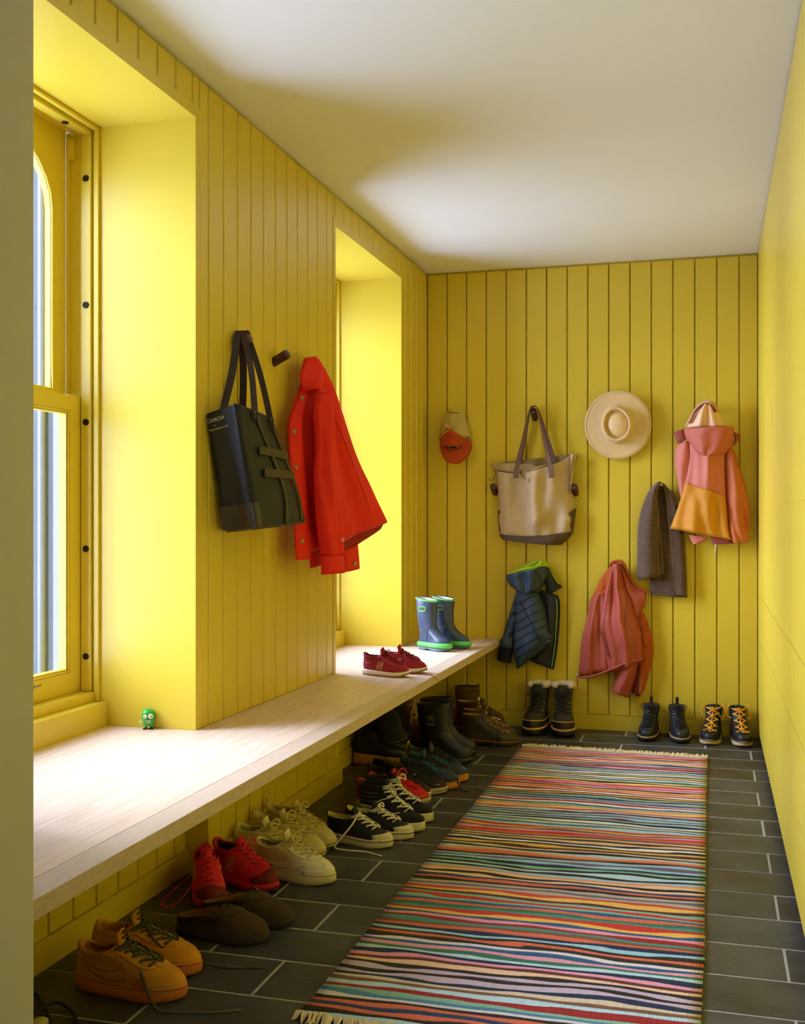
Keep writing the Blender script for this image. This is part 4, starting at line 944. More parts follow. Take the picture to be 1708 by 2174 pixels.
# winter boots facing out from the back wall
WBL = M('dark_brown_nubuck', (52, 46, 38), 0.8, 0.2, 30, 0.15); WBR = M('black_boot_rubber', (34, 33, 31), 0.5, 0.1); WTN = M('tan_rubber_stripe', (198, 154, 84), 0.6); FLE = M('cream_fleece', (216, 202, 180), 1.0, 0.15, 60, 0.8, 120); BKG = M('black_cord', (18, 17, 16), 0.8); DRG = M('nickel_ring', (150, 148, 140), 0.3, metal=0.9)
WIN = [(0.01, 0.99, 0.0600, 0.040, 0.036, 1), (0.00, 0.99, 0.0610, 0.068, 0.062, 1), (0.00, 0.95, 0.0570, 0.098, 0.086, .95), (0.01, 0.78, 0.0500, 0.120, 0.112, .65), (0.02, 0.56, 0.0460, 0.145, 0.142, .25), (0.02, 0.48, 0.0470, 0.19, 0.19, 0), (0.00, 0.475, 0.0510, 0.228, 0.232, 0)]
for k, (h, a, lab) in enumerate([((0.646, -0.018), -92, 'dark winter boot with fleece cuff and tan stripes, closer to the bench'), ((0.768, -0.018), -87, 'dark winter boot with fleece cuff and tan stripes, beneath the rust jacket zip')]):
    t = place('winter_boot', lab, 'winter boot', h, a, 'fleece-cuffed winter boots'); L = Last(scale_rings(WIN, 0.268, 1.0, 1.0), 1 if k else -1)
    make_upper(t, L, WBL, FLE, 0.004, deep=True); make_sole(t, L, (0.042, 0.038), WBR, 0.006, 0.008)
    patch('rubber_shell', L, -PI*0.98, PI*0.98, 0.0, 1.75, 0.0032, WBR, t, 40, 6, lambda u, v: (u, v*(0.78+0.22*abs(math.cos(PI*(u-0.5)))**1.5)))
    def stripe(nm, t_, off, r_): tube(nm, [L.O(th, t_(th), off) for th in TH], r_, WTN, t, 6, True)
    stripe('tan_stripe', lambda th: 0.12, 0.006, 0.0062); stripe('upper_stripe', lambda th: 1.32+0.40*max(0, math.cos(th))**2, 0.003, 0.0034)
    # rolled fleece cuff: open at the front
    cf = []
    for th in [0.55+(2*PI-1.1)*i/30 for i in range(31)]: cf.append(L.P(th, L.n-1e-4)*1.0+Vector((0, 0, 0.014)))
    tube('fleece_cuff', cf, [0.012]+[0.0165]*29+[0.012], FLE, t, 10)
    tongue(t, L, 2.5, 0.42, WBL, 0.02, (0.0, 0, 1))
    lacing(t, L, 3.0, L.n-0.7, 5, 0.60, 0.60, BKG, 0.0024, 0.006, 0.045, None, flat=0.9)
    for i in range(5):
        for sg in (1, -1):
            c = L.O(sg*0.72, 3.1+0.62*i, 0.005); tube('lace_ring', [c+Vector((0, 0.006*math.cos(q), 0.007*math.sin(q))) for q in [2*PI*j/10 for j in range(10)]], 0.0013, DRG, t, 5, True)
# black lace-up boots with boot trees
BLB = M('black_boot_leather', (34, 38, 46), 0.4, 0.12, 20, 0.1); RUS = M('rust_lining', (116, 56, 26), 0.85); TPW = M('pale_welt', (206, 168, 130), 0.6)
for k, (h, a, lab) in enumerate([((1.232, -0.020), -93, 'black lace-up ankle boot with boot tree, closer to the winter boots'), ((1.350, -0.020), -84, 'black lace-up ankle boot with boot tree, closer to the hiking boots')]):
    t = place('boot', lab, 'boot', h, a, 'black lace-up boots'); L = Last(scale_rings(BOOT, 0.255, 0.98, 0.93), 1 if k else -1)
    lace_boot(t, L, BLB, RUS, TPW, BSO, BKG, n=8, hooks=STL, bow=0.042, ton=BLB, heel=None)
    tube('boot_tree_handle', [(0.075, 0, 0.10), (0.075, 0, 0.178), (0.078, 0, 0.200), (0.080, 0, 0.206)], [0.008, 0.008, 0.009, 0.006], BKG, t, 10)
# hiking boots with yellow laces
HKB = M('black_hiker_leather', (30, 32, 34), 0.45, 0.12, 20, 0.1); YLC = M('yellow_lace', (240, 170, 40), 0.75, 0.1, 120); PSO = M('pale_lug_sole', (216, 188, 140), 0.7, 0.1)
for k, (h, a, lab) in enumerate([((1.545, -0.018), -94, 'black hiking boot with yellow laces, beside the black lace-up boots'), ((1.655, -0.018), -86, 'black hiking boot with yellow laces, beside the yellow cabinet')]):
    t = place('hiking_boot', lab, 'hiking boot', h, a, 'hiking boots with yellow laces'); L = Last(scale_rings(BOOT, 0.268, 1.02, 0.96), 1 if k else -1)
    u = lace_boot(t, L, HKB, BKI, M('brown_welt', (96, 70, 48), 0.7), PSO, YLC, n=5, hooks=STL, bow=0.0, ton=HKB, ton_len=0.016, heel=None, lr=0.0034,
                  tail=[(0.105, 0.045, 0.115), (0.095, 0.058, 0.145), (0.085, 0.046, 0.182), (0.075, 0.035, 0.165), (0.100, -0.02, 0.125), (0.100, -0.05, 0.12), (0.09, -0.058, 0.150), (0.08, -0.045, 0.182)], ta=2.2)

# ---- green wind-up toy on the bench
TG = M('toy_green', (40, 170, 48), 0.28, 0.05, spec=0.6); TWH = M('toy_white', (240, 238, 232), 0.4); TBK = M('toy_black', (16, 22, 16), 0.35); TRD = M('toy_red', (170, 48, 34), 0.4)
t = thing('wind_up_toy', 'small green skull-shaped wind-up toy with red eyes on the bench', 'toy', (-0.150, -2.868, BT), math.radians(24))
prof = [(0.0005, 0.0105), (0.0150, 0.0108), (0.0168, 0.0135), (0.0165, 0.019), (0.0160, 0.024), (0.0180, 0.030), (0.0205, 0.037), (0.0208, 0.045), (0.0190, 0.053), (0.0140, 0.059), (0.0070, 0.0620), (0.0005, 0.0628)]
hd = lathe('head', prof, TG, t, 28, sy=0.80, cap=False)
def eye(x, z, r, ir):
    e = bpy.data.objects.new('eye', None); COL.objects.link(e); e.parent = t
    y = -0.0165*(1-(x/0.024)**2)**0.5
    R = Matrix.Translation((x, y, z)) @ Matrix.Rotation(math.atan2(x, 0.03), 4, 'Z')
    for nm, rr, m, d in (('eyeball', r, TWH, 0.0032), ('iris', ir, TRD, 0.0045), ('pupil', ir*0.5, TBK, 0.0052)):
        o = lathe(nm, [(rr, 0), (rr*0.95, d*0.5), (rr*0.6, d*0.92), (0.0002, d)], m, e, 16, axis='y-', cap=False); o.matrix_local = R
eye(-0.0088, 0.041, 0.0058, 0.0026); eye(0.0078, 0.042, 0.0074, 0.0034)
prism('nose', [(-0.003, 0.0325), (0.002, 0.0325), (-0.0003, 0.0365)], 'y', -0.0172, -0.0150, TBK, t)
prism('mouth', [(-0.008, 0.0295), (0.0085, 0.0280), (0.0095, 0.0250), (0.002, 0.0215), (-0.0075, 0.0195), (-0.0085, 0.0220), (-0.007, 0.0250)], 'y', -0.0158, -0.0128, TBK, t)
for i in range(5):
    box('tooth', -0.0072+0.0031*i, -0.0047+0.0031*i, -0.0168, -0.0150, 0.0264-0.0002*i, 0.0292-0.0003*i, TWH, t); box('tooth', -0.0075+0.0028*i, -0.0052+0.0028*i, -0.0168, -0.0150, 0.0202+0.0006*i, 0.0226+0.0006*i, TWH, t)
tube('winding_key', [(-0.0155, 0, 0.0215), (-0.0215, 0, 0.0215), (-0.0225, 0, 0.0215), (-0.0265, 0, 0.0215)], [0.0014, 0.0014, 0.0036, 0.0036], TWH, t, 8)
for sg in (-1, 1):
    box('leg', sg*0.0075-0.0022, sg*0.0075+0.0022, -0.004, 0.002, 0.003, 0.012, TBK, t, 0.0006); box('foot', sg*0.0085-0.0075, sg*0.0085+0.0075, -0.012, 0.006, 0.0, 0.0036, TBK, t, 0.0014)

# ================================================================== pegs, garments, bags
def peg(label, base, tip, group):
    t = thing('wall_peg', label, 'peg', base, group=group)
    b, e = Vector((0, 0, 0)), Vector(tip)-Vector(base); d = e.normalized(); r = 0.0175
    o = tube('dowel', [b-d*0.004, b+d*0.002, b+e*0.5, e-d*0.0015, e], [r, r, r, r, r-0.0015], WALNUT, t, 20)
    return t
PG = 'walnut coat pegs'
peg('walnut peg carrying the black tote', (0, -2.560, 1.700), (0.060, -2.572, 1.724), PG)
peg('bare walnut peg between the black tote and the red jacket', (0, -2.222, 1.695), (0.060, -2.240, 1.720), PG)
peg('walnut peg under the red jacket collar', (0, -1.905, 1.700), (0.055, -1.915, 1.722), PG)
def bpeg(label, px, py, d=0.075):
    e = onY(px, py, -d); return peg(label, (e.x-0.003, 0.0, e.z-0.034), tuple(e), PG)
bpeg('walnut peg holding up the trucker cap', 962, 876, 0.060)
bpeg('walnut peg carrying the canvas tote', 1132, 872)
bpeg('bare walnut peg beside the tote, below its strap tab', 1046, 1032)
bpeg('bare walnut peg between the tote and the scarf', 1219, 1033)
bpeg('walnut peg behind the straw hat', 1311, 900, 0.060)
bpeg('walnut peg showing under the knitted scarf fold', 1399, 1036, 0.060)
bpeg('walnut peg under the pink jacket hood', 1500, 862, 0.055)
bpeg('walnut peg under the navy jacket hood', 1143, 1204, 0.055)
bpeg('walnut peg under the rust jacket collar', 1306, 1203, 0.055)

def poly_at(P, f):
    """point at fraction f of a polyline (by length)"""
    L = [0.0]
    for a, b in zip(P, P[1:]): L.append(L[-1]+(Vector(b)-Vector(a)).length)
    d = f*L[-1]
    for i in range(len(P)-1):
        if d <= L[i+1] or i == len(P)-2:
            t = (d-L[i])/max(1e-9, L[i+1]-L[i]); return Vector(P[i])*(1-t)+Vector(P[i+1])*t
def cloth(name, Lp, Rp, mat, parent, normal, bulge=0.03, folds=(), base=0.004, nu=26, nv=34, p=0.5, rough=0.004, rs=9.0, seed=0.0, hem=0.0, twist=None, sag=(0, 0)):
    """soft panel spanning two world-space edge curves: bulged front with folds, closed back. folds = (freq, amp, phase, skew, v0, v1)"""
    o = Vector(parent.location) if parent else Vector(); n = Vector(normal).normalized()
    Lc = catmull(Lp, 6) if len(Lp) > 2 else [Vector(q) for q in Lp]; Rc = catmull(Rp, 6) if len(Rp) > 2 else [Vector(q) for q in Rp]
    front, back = [], []
    for j in range(nv+1):
        v = j/nv; a, b = poly_at(Lc, v), poly_at(Rc, v)
        for i in range(nu+1):
            u = i/nu; q = a+(b-a)*u
            e = max(0.0, 1-(2*u-1)**2)**p
            ev = 1.0
            if hem: ev = min(1.0, (1-v)/0.06+0.35)
            d = bulge*e*ev; q = q-Vector((0, 0, (sag[0]*(1-v)+sag[1]*v)*4*u*(1-u)))
            for (fr, am, ph, sk, v0, v1) in folds:
                w = max(0.0, min(1.0, (v-v0)/0.15+0.2, (v1-v)/0.15+0.2))
                d += am*w*math.cos(2*PI*(fr*u+ph+sk*v))*(0.3+0.7*e)
            d += rough*noise.noise(Vector((q.x*rs+seed, q.y*rs-seed, q.z*rs*0.7)))*2*(0.3+0.7*e)
            front.append(q+n*(max(d, -0.002)+base)-o); back.append(q+n*min(0.0, d*0.0)-o)
    w = nu+1; off = len(front); F = []
    for j in range(nv):
        for i in range(nu):
            q = (j*w+i, j*w+i+1, (j+1)*w+i+1, (j+1)*w+i); F.append(q); F.append(tuple(off+x for x in reversed(q)))
        F.append((j*w, (j+1)*w, off+(j+1)*w, off+j*w)); F.append((j*w+nu, off+j*w+nu, off+(j+1)*w+nu, (j+1)*w+nu))
    for i in range(nu):
        F.append((i, off+i, off+i+1, i+1)); F.append((nv*w+i, nv*w+i+1, off+nv*w+i+1, off+nv*w+i))
    return mesh(name, front+back, F, mat, parent, True)
def B(pts, d): return [onY(x, y, -d) for x, y in pts]
def Bd(pts): return [onY(x, y, -d) for x, y, d in pts]
NB = (0, -1, 0)
def crop(ox, oy, s): return lambda pts: [(ox+x*s, oy+y*s) for x, y in pts]

# ------------------------------------------------------------------ black tote on the window wall
BT_ = M('black_wool_twill', (12, 13, 21), 0.62, 0.2, 60, 0.15, 300); BTL = M('black_saddle_leather', (44, 34, 32), 0.4, 0.12, 30, 0.08); OLS = M('olive_webbing', (66, 56, 32), 0.7, 0.12, 80); BRL = M('brown_strap_leather', (44, 26, 18), 0.5, 0.2, 60, 0.1); WPR = M('white_print', (206, 200, 190), 0.6)
bag = thing('tote_bag', 'black fabric tote with olive straps and leather base on a peg', 'bag', (0.0, -2.56, 1.09)); bo = Vector(bag.location)
# corners: near end (towards the doorway) wall/front, far end front/wall; top and bottom
TLw, TLf, TRf, TRw = Vector((0.006, -2.795, 1.452)), Vector((0.112, -2.790, 1.484)), Vector((0.118, -2.520, 1.460)), Vector((0.020, -2.44, 1.47))
BLw, BLf, BRf, BRw = Vector((0.022, -2.700, 1.088)), Vector((0.155, -2.735, 1.100)), Vector((0.165, -2.318, 1.120)), Vector((0.020, -2.30, 1.12))
def bag_loop(f, grow=0.0, n=10):
    c = [TLw.lerp(BLw, f), TLf.lerp(BLf, f), TRf.lerp(BRf, f), TRw.lerp(BRw, f)]
    m = sum(c, Vector())/4; out = []
    sag = math.sin(PI*min(1, f))*0.010
    for i in range(4):
        a, b = c[i], c[(i+1) % 4]; nrm = (b-a).cross(Vector((0, 0, 1))); nrm.normalize()
        if nrm.dot((a+b)/2-m) < 0: nrm = -nrm
        for k in range(n):
            t = k/n; e = math.sin(PI*t); q = a.lerp(b, t)
            bul = {0: -0.016, 1: 0.022, 2: 0.0, 3: 0.0}[i]*e*(0.25+0.75*f)+grow
            rr = 0.010*(abs(2*t-1)**6)
            wob = 0.006*noise.noise(q*9)*e if i < 2 else 0
            out.append(q+nrm*(bul-rr+wob)-bo)
    return out
loops = [bag_loop(f) for f in (0.0, 0.04, 0.12, 0.22, 0.34, 0.46, 0.58, 0.70, 0.80, 0.88, 0.94, 0.98, 1.0)]
def shrink(l, f, dz=0):
    c = sum(l, Vector())/len(l); return [c+(p-c)*f+Vector((0, 0, dz)) for p in l]
loft('body', [shrink(loops[5], 0.90), shrink(loops[0], 0.93, -0.01), shrink(loops[0], 0.965)]+loops, BT_, bag, True, False)
fl = bag_loop(1.0, 0.0)
loft('base_panel', [shrink(loops[-2], 0.99), fl, shrink(fl, 0.95, -0.008), shrink(fl, 0.6, -0.010)], OLS, bag, False, True)
def on_front(t, f, off=0.004):
    """point on the bag's long front face"""
    a, b = TLf.lerp(BLf, f), TRf.lerp(BRf, f); q = a.lerp(b, t); nrm = (b-a).cross(Vector((0, 0, 1))).normalized()
    if nrm.x < 0: nrm = -nrm
    return q+nrm*(0.022*math.sin(PI*t)*(0.25+0.75*f)+off)-bo
def ribbon(name, pts, wdir, w, mat, parent, th=0.003):
    """flat strap along points; wdir = width direction"""
    pts = [Vector(p) for p in pts]; V = []; F = []; m = len(pts)
    for i, p in enumerate(pts):
        t = (pts[min(m-1, i+1)]-pts[max(0, i-1)]).normalized(); wd = Vector(wdir[i] if isinstance(wdir, list) else wdir); wd = (wd-t*wd.dot(t)).normalized(); nn = t.cross(wd)
        for a, b in ((-1, -1), (1, -1), (1, 1), (-1, 1)): V.append(p+wd*(a*w/2)+nn*(b*th/2))
    for i in range(m-1):
        for k in range(4): F.append((i*4+k, i*4+(k+1) % 4, (i+1)*4+(k+1) % 4, (i+1)*4+k))
    F += [(0, 1, 2, 3), tuple((m-1)*4+k for k in range(4))]
    return mesh(name, V, F, mat, parent)
FW = (0.1, 1, 0)
for ts in ((0.38, 0.46, 0.53, 0.57, 0.54, 0.42), (0.84, 0.89, 0.93, 0.95, 0.92, 0.78)):
    tp = catmull([(k/5, t_, 0) for k, t_ in enumerate(ts)], 4)
    ribbon('olive_strap', [on_front(q.y, 0.03+0.96*q.x, 0.006) for q in tp], FW, 0.017, OLS, bag, 0.004)
for f in (0.36, 0.55):
    ribbon('cross_loop', [on_front(0.24+0.74*k/8, f, 0.010) for k in range(9)], (0, 0, 1), 0.026, OLS, bag, 0.004)
# two carrying handles over the peg
top = Vector((0.034, -2.566, 1.742))-bo
def handle(a, b, dx, w):
    pts = catmull([a+Vector((0, 0, -0.03)), a, a.lerp(top+Vector((dx, -0.012, 0)), 0.5)+Vector((0.006, 0, 0)), top+Vector((dx, -0.016, -0.012)), top+Vector((dx, 0, 0.004)), top+Vector((dx, 0.016, -0.012)), b.lerp(top+Vector((dx, 0.012, 0)), 0.5)+Vector((0.006, 0, 0)), b, b+Vector((0, 0, -0.03))], 5)
    ribbon('handle', pts, [Vector((0.9, 0.35, 0))]*len(pts), w, BRL, bag, 0.0045)
handle(on_front(0.38, 0.03, 0.005), on_front(0.84, 0.03, 0.005), 0.010, 0.020)
handle(Vector((0.014, -2.685, 1.462))-bo, Vector((0.016, -2.535, 1.465))-bo, -0.014, 0.024)
for t_ in (0.38, 0.84):
    p = on_front(t_, 0.05, 0.008); tube('buckle', [p+Vector((0.001, a*0.012, b*0.010)) for a, b in ((-1, -1), (1, -1), (1, 1), (-1, 1))], 0.0022, PIN, bag, 6, True)
# printed words on the near end
def on_end(t, f, off=0.003):
    a, b = TLw.lerp(BLw, f), TLf.lerp(BLf, f); q = a.lerp(b, t); nrm = (b-a).cross(Vector((0, 0, 1))).normalized()
    if nrm.y > 0: nrm = -nrm
    return q+nrm*(-0.016*math.sin(PI*t)*(0.25+0.75*f)+off)-bo
Vp = []; Fp = []                                   # leather guard round the near end of the base
for j in range(6):
    for i in range(13):
        f = 0.80+0.20*j/5; t_ = i/10
        Vp.append((on_end(t_, f, 0.003) if t_ <= 1 else on_front((t_-1)*0.35, f, 0.003)))
for j in range(5):
    for i in range(12): Fp.append((j*13+i, j*13+i+1, (j+1)*13+i+1, (j+1)*13+i))
mesh('leather_guard', Vp, Fp, BTL, bag, True)
xd = on_end(0.5, 0.08)-on_end(0.0, 0.08); yd = on_end(0.2, 0.05)-on_end(0.2, 0.15)
text_obj('printed_word', 'COACH', 0.0165, WPR, bag, on_end(0.02, 0.085, 0.0035), xd, yd); text_obj('printed_line', 'FOR THE HIGH LINE', 0.0070, WPR, bag, on_end(0.07, 0.155, 0.003), xd, yd); text_obj('printed_mark', '+', 0.009, WPR, bag, on_end(0.22, 0.125, 0.003), xd, yd)

# ------------------------------------------------------------------ red jacket on the window wall
RJ = M('red_jacket_cotton', (226, 22, 4), 0.75, 0.06, 12, 0.08, 160); RJD = M('red_jacket_seam', (150, 12, 4), 0.8); BRZ = M('bronze_snap', (140, 122, 84), 0.35, metal=0.8)
rj = thing('jacket', 'bright red cotton jacket hanging by its collar on the window wall', 'jacket', (0.05, -1.91, 0.92)); ro = Vector(rj.location)
def X3(pts): return [onX(x, y, X) for x, y, X in pts]
NR = (0.86, -0.50, 0.05)
body = cloth('body', X3([(643, 768, .045), (634, 822, .045), (613, 884, .045), (610, 930, .045), (614, 1000, .05), (622, 1100, .055), (628, 1188, .06)]),
      X3([(678, 770, .070), (692, 792, .080), (710, 832, .095), (723, 873, .115), (742, 935, .145), (761, 986, .170), (788, 1040, .205), (820, 1108, .240)]), RJ, rj, NR, 0.035,
      [(2.2, 0.016, 0.15, -0.1, 0.05, 1.2), (4.5, 0.006, 0.4, 0.2, 0.3, 1.2)], nu=34, nv=40, rough=0.006, rs=7, hem=0.4)
cloth('inside_back', X3([(655, 1150, .09), (668, 1180, .085), (690, 1182, .09)]), X3([(800, 1085, .215), (813, 1117, .225), (757, 1157, .175)]), RJD, rj, NR, 0.004, base=0.002, nu=10, nv=8)
cloth('placket', X3([(640, 830, .062), (616, 886, .062), (612, 930, .065), (615, 1000, .07), (623, 1100, .075), (628, 1189, .08)]), X3([(652, 835, .075), (640, 900, .080), (643, 960, .085), (650, 1040, .09), (656, 1120, .095), (659, 1187, .10)]), RJ, rj, NR, 0.010, [(1.0, 0.003, 0.2, 0.3, 0, 1.2)], nu=12, nv=30, rough=0.003)
cloth('sleeve', X3([(668, 835, .120), (664, 880, .125), (668, 950, .13), (665, 1010, .13), (669, 1091, .135), (676, 1150, .135), (680, 1182, .135)]), X3([(694, 838, .130), (703, 900, .150), (708, 950, .155), (713, 1000, .16), (720, 1091, .165), (723, 1150, .168), (725, 1182, .168)]), RJ, rj, NR, 0.045, [(1.4, 0.008, 0.1, 0.6, 0.0, 1.2), (3.0, 0.004, 0.3, -0.8, 0.2, 1.2)], nu=20, nv=34, rough=0.006)
cloth('cuff', X3([(680, 1180, .140), (681, 1200, .140), (681, 1220, .140)]), X3([(725, 1180, .172), (726, 1200, .172), (727, 1216, .172)]), RJ, rj, NR, 0.040, nu=16, nv=6, rough=0.003)
cloth('other_cuff', X3([(724, 1168, .13), (726, 1215, .13)]), X3([(756, 1154, .15), (760, 1206, .15)]), RJ, rj, NR, 0.025, nu=14, nv=8, rough=0.004)
cloth('front_hem', X3([(656, 1170, .075), (658, 1206, .075)]), X3([(682, 1164, .09), (682, 1198, .09)]), RJ, rj, NR, 0.012, nu=10, nv=6)
cloth('collar', X3([(645, 764, .062), (637, 795, .066), (638, 820, .068), (644, 834, .070)]), X3([(674, 764, .092), (681, 780, .100), (684, 805, .105), (677, 824, .105)]), RJ, rj, NR, 0.022, [(0.7, 0.008, 0.2, 0.3, 0, 1.2)], nu=16, nv=14, rough=0.005)
cloth('collar_stand', X3([(645, 760, .050), (641, 775, .055)]), X3([(668, 757, .062), (680, 770, .080)]), RJ, rj, NR, 0.014, nu=12, nv=6)
tube('pocket_seam', [onX(x, y, X)+Vector(NR)*0.017-ro for x, y, X in ((643, 917, .095), (655, 914, .11), (666, 915, .12))], 0.0014, RJD, rj, 5)
for x, y, X in ((635, 846, .085), (619, 917, .080), (623, 993, .085), (636, 1149, .100), (748, 1196, .175)):
    lathe('snap', [(0.0085, -0.002), (0.0085, 0.001), (0.0068, 0.0024), (0.005, 0.0016), (0.0002, 0.002)], BRZ, rj, 16, cap=False).matrix_local = Matrix.Translation(onX(x, y, X)+Vector(NR)*0.014-ro) @ Vector(NR).to_track_quat('Z', 'Y').to_matrix().to_4x4()
q0 = onX(703, 1149, .150)+Vector(NR)*0.052-ro
text_obj('sleeve_mark', 'rb', 0.024, WPR, rj, q0-Vector((0, 0, 0.004)), (0.50, 0.86, 0), (0, 0, 1))
def seam_on(tree_obj, pts, mat, r=0.0012, name='seam', n=(0, -1, 0), off=0.0006):
    """thread line projected along -n onto a garment panel, points given in world space in front of it"""
    tr = bvh(tree_obj); nv = Vector(n).normalized(); o = Vector(tree_obj.parent.location); P = []
    pts = [Vector(p) for p in pts]; Q = []
    for a, b in zip(pts, pts[1:]):
        s = max(1, int((b-a).length/0.008)); Q += [a.lerp(b, k/s) for k in range(s)]
    Q.append(pts[-1])
    for q in Q:
        h = tr.ray_cast(q-o+nv*0.3, -nv)
        if h[0] is not None: P.append(h[0]+nv*off)
    if len(P) > 1: return tube(name, P, r, mat, tree_obj.parent, 5)
seam_on(body, X3([(700, 850, .12), (725, 930, .15), (752, 1010, .18), (785, 1090, .22)]), RJD, 0.0012, 'back_seam', NR)

# ------------------------------------------------------------------ trucker cap
CAPR = M('rust_twill', (176, 62, 18), 0.85, 0.12, 40, 0.15, 300); CAPM = M('ecru_mesh', (196, 176, 112), 0.9, 0.2, 200, 0.6, 500); CAPT = M('ecru_tape', (222, 200, 140), 0.85); CAPB = M('black_patch', (24, 22, 20), 0.8)
c = crop(900, 840, 0.0761)
def surf(ob, px, py, off=0.001):
    """first point of a garment panel met along the sight line through a photo pixel (parent-local)"""
    pl_ = Vector(ob.parent.location); tr = bvh(ob); d = ray(px, py).normalized()
    h = tr.ray_cast(CAM-pl_, d)
    return (h[0] if h[0] is not None else onY(px, py, -0.1)-pl_)-d*off
cp = thing('cap', 'rust and ecru trucker cap hanging by its back strap', 'cap', tuple(onY(965, 983, -0.02))); co = Vector(cp.location)
cloth('mesh_crown', Bd([(*p, d) for p, d in zip(c([(740, 405), (600, 540), (490, 790), (440, 1050), (430, 1160)]), (.05, .035, .03, .03, .03))]), Bd([(*p, d) for p, d in zip(c([(950, 405), (1100, 520), (1205, 780), (1270, 1030), (1298, 1160)]), (.05, .035, .03, .03, .03))]), CAPM, cp, NB, 0.066, nu=22, nv=20, rough=0.003, p=0.6)
fp_ = cloth('front_panel', Bd([(*p, d) for p, d in zip(c([(715, 935), (560, 1040), (435, 1160), (450, 1320), (520, 1430)]), (.108, .075, .035, .04, .06))]), Bd([(*p, d) for p, d in zip(c([(745, 935), (960, 1060), (1240, 1255), (1225, 1340), (1120, 1440)]), (.108, .085, .045, .045, .06))]), CAPR, cp, NB, 0.088, nu=22, nv=18, rough=0.003, p=0.55)
cloth('brim', Bd([(*p, d) for p, d in zip(c([(450, 1230), (440, 1400), (480, 1600), (580, 1780), (720, 1870), (840, 1892)]), (.04, .055, .07, .085, .095, .10))]), Bd([(*p, d) for p, d in zip(c([(1300, 1180), (1330, 1350), (1310, 1520), (1190, 1750), (1020, 1860), (860, 1892)]), (.04, .055, .07, .085, .095, .10))]), CAPR, cp, NB, 0.066, nu=22, nv=18, rough=0.001, p=0.7, sag=(0.062, 0.0))
mc_ = [o_ for o_ in cp.children if o_.name.startswith('mesh_crown')][0]
def cpm(pts, ob, off): return [surf(ob, x, y, off) for x, y in c(pts)]
def dens(pts, k=5): return [tuple(p)[:2] for p in catmull([(x, y, 0) for x, y in pts], k)]
for P_ in ([(770, 515), (750, 700), (735, 900)], [(505, 755), (600, 825), (715, 905)], [(1110, 725), (930, 805), (755, 905)]):
    tube('mesh_tape', cpm(dens(P_), mc_, 0.0015), 0.0045, CAPT, cp, 6, flat=0.4)
tube('panel_tape', cpm(dens([(450, 1165), (560, 1050), (700, 955)])+dens([(760, 950), (960, 1075), (1215, 1235)]), fp_, 0.001), 0.0036, CAPT, cp, 6, flat=0.5)
tube('back_strap', cpm(dens([(690, 470), (760, 445), (850, 438), (940, 452), (1020, 495)]), mc_, 0.004), 0.0075, CAPT, cp, 8, flat=0.35)
for a_, b_ in ((690, 775), (790, 865), (885, 975)): tube('strap_print', [p_+Vector((0, -0.0105, (i_ % 2)*0.0022)) for i_, p_ in enumerate(cpm([(a_+(b_-a_)*k_/6, 486) for k_ in range(7)], mc_, 0.004))], 0.0016, CAPB, cp, 5)
lathe('crown_button', [(0.0065, 0), (0.006, 0.003), (0.003, 0.005), (0.0002, 0.0055)], CAPR, cp, 14, axis='y-', cap=False).matrix_local = Matrix.Translation(cpm([(730, 950)], fp_, 0.002)[0])
pq = [(580, 1345), (690, 1368), (850, 1372), (1000, 1340), (1030, 1410), (830, 1505), (610, 1425)]
pp = cpm(pq, fp_, 0.003); mid = cpm([(800, 1420)], fp_, 0.004)[0]
mesh('patch', pp+[mid]+[p+Vector((0, 0.004, 0)) for p in pp], [(i_, (i_+1) % 7, 7) for i_ in range(7)]+[(i_, (i_+1) % 7, 8+(i_+1) % 7, 8+i_) for i_ in range(7)], CAPB, cp)
tube('patch_border', [p.lerp(mid, 0.16)-Vector((0, 0.0012, 0)) for p in pp], 0.0009, CAPT, cp, 5, True)
tube('patch_lettering', [p_+Vector((0, 0, (0.0012 if i_ % 2 else -0.0012))) for i_, p_ in enumerate(cpm([(650+320*k_/18, 1408+18*math.sin(PI*k_/18)) for k_ in range(19)], fp_, 0.0065))], 0.0007, CAPT, cp, 5)

# ------------------------------------------------------------------ canvas tote
TC = M('tan_canvas', (190, 164, 126), 0.85, 0.14, 26, 0.2, 240); TCI = M('tan_canvas_inside', (150, 128, 92), 0.9); WXL = M('worn_brown_leather', (84, 62, 44), 0.7, 0.35, 40, 0.35, 120); STR = M('brown_handle_leather', (104, 72, 48), 0.65, 0.2, 50, 0.15)
c = crop(880, 780, 0.2225)
tb = thing('tote_bag', 'worn tan canvas tote with brown leather handles and base', 'bag', tuple(onY(1135, 1150, -0.03))); to = Vector(tb.location)
cloth('back_panel', B(c([(728, 922), (790, 1000), (800, 1200), (810, 1560)]), 0.012), B(c([(1560, 822), (1515, 1000), (1520, 1300), (1510, 1540)]), 0.012), TCI, tb, NB, 0.006, nu=20, nv=20)
cloth('back_rim', B(c([(728, 918), (735, 950), (778, 985)]), 0.020), B(c([(1000, 912), (1160, 935), (1160, 1040)]), 0.020), TC, tb, NB, 0.02, [(1.0, 0.01, 0.5, 0.2, 0, 1.2)], nu=20, nv=8)
fr = cloth('front_panel', B(c([(778, 985), (788, 1100), (796, 1300), (798, 1450), (812, 1600)]), 0.035), B(c([(1505, 832), (1512, 1000), (1500, 1180), (1532, 1340), (1512, 1565)]), 0.035), TC, tb, NB, 0.075,
      [(1.5, 0.020, 0.1, 0.10, -0.2, 0.85), (3.0, 0.012, 0.55, -0.20, 0.0, 0.95), (5.0, 0.005, 0.2, 0.35, 0.0, 1.2)], nu=40, nv=40, rough=0.013, rs=11, p=0.4, sag=(0.050, 0.018))
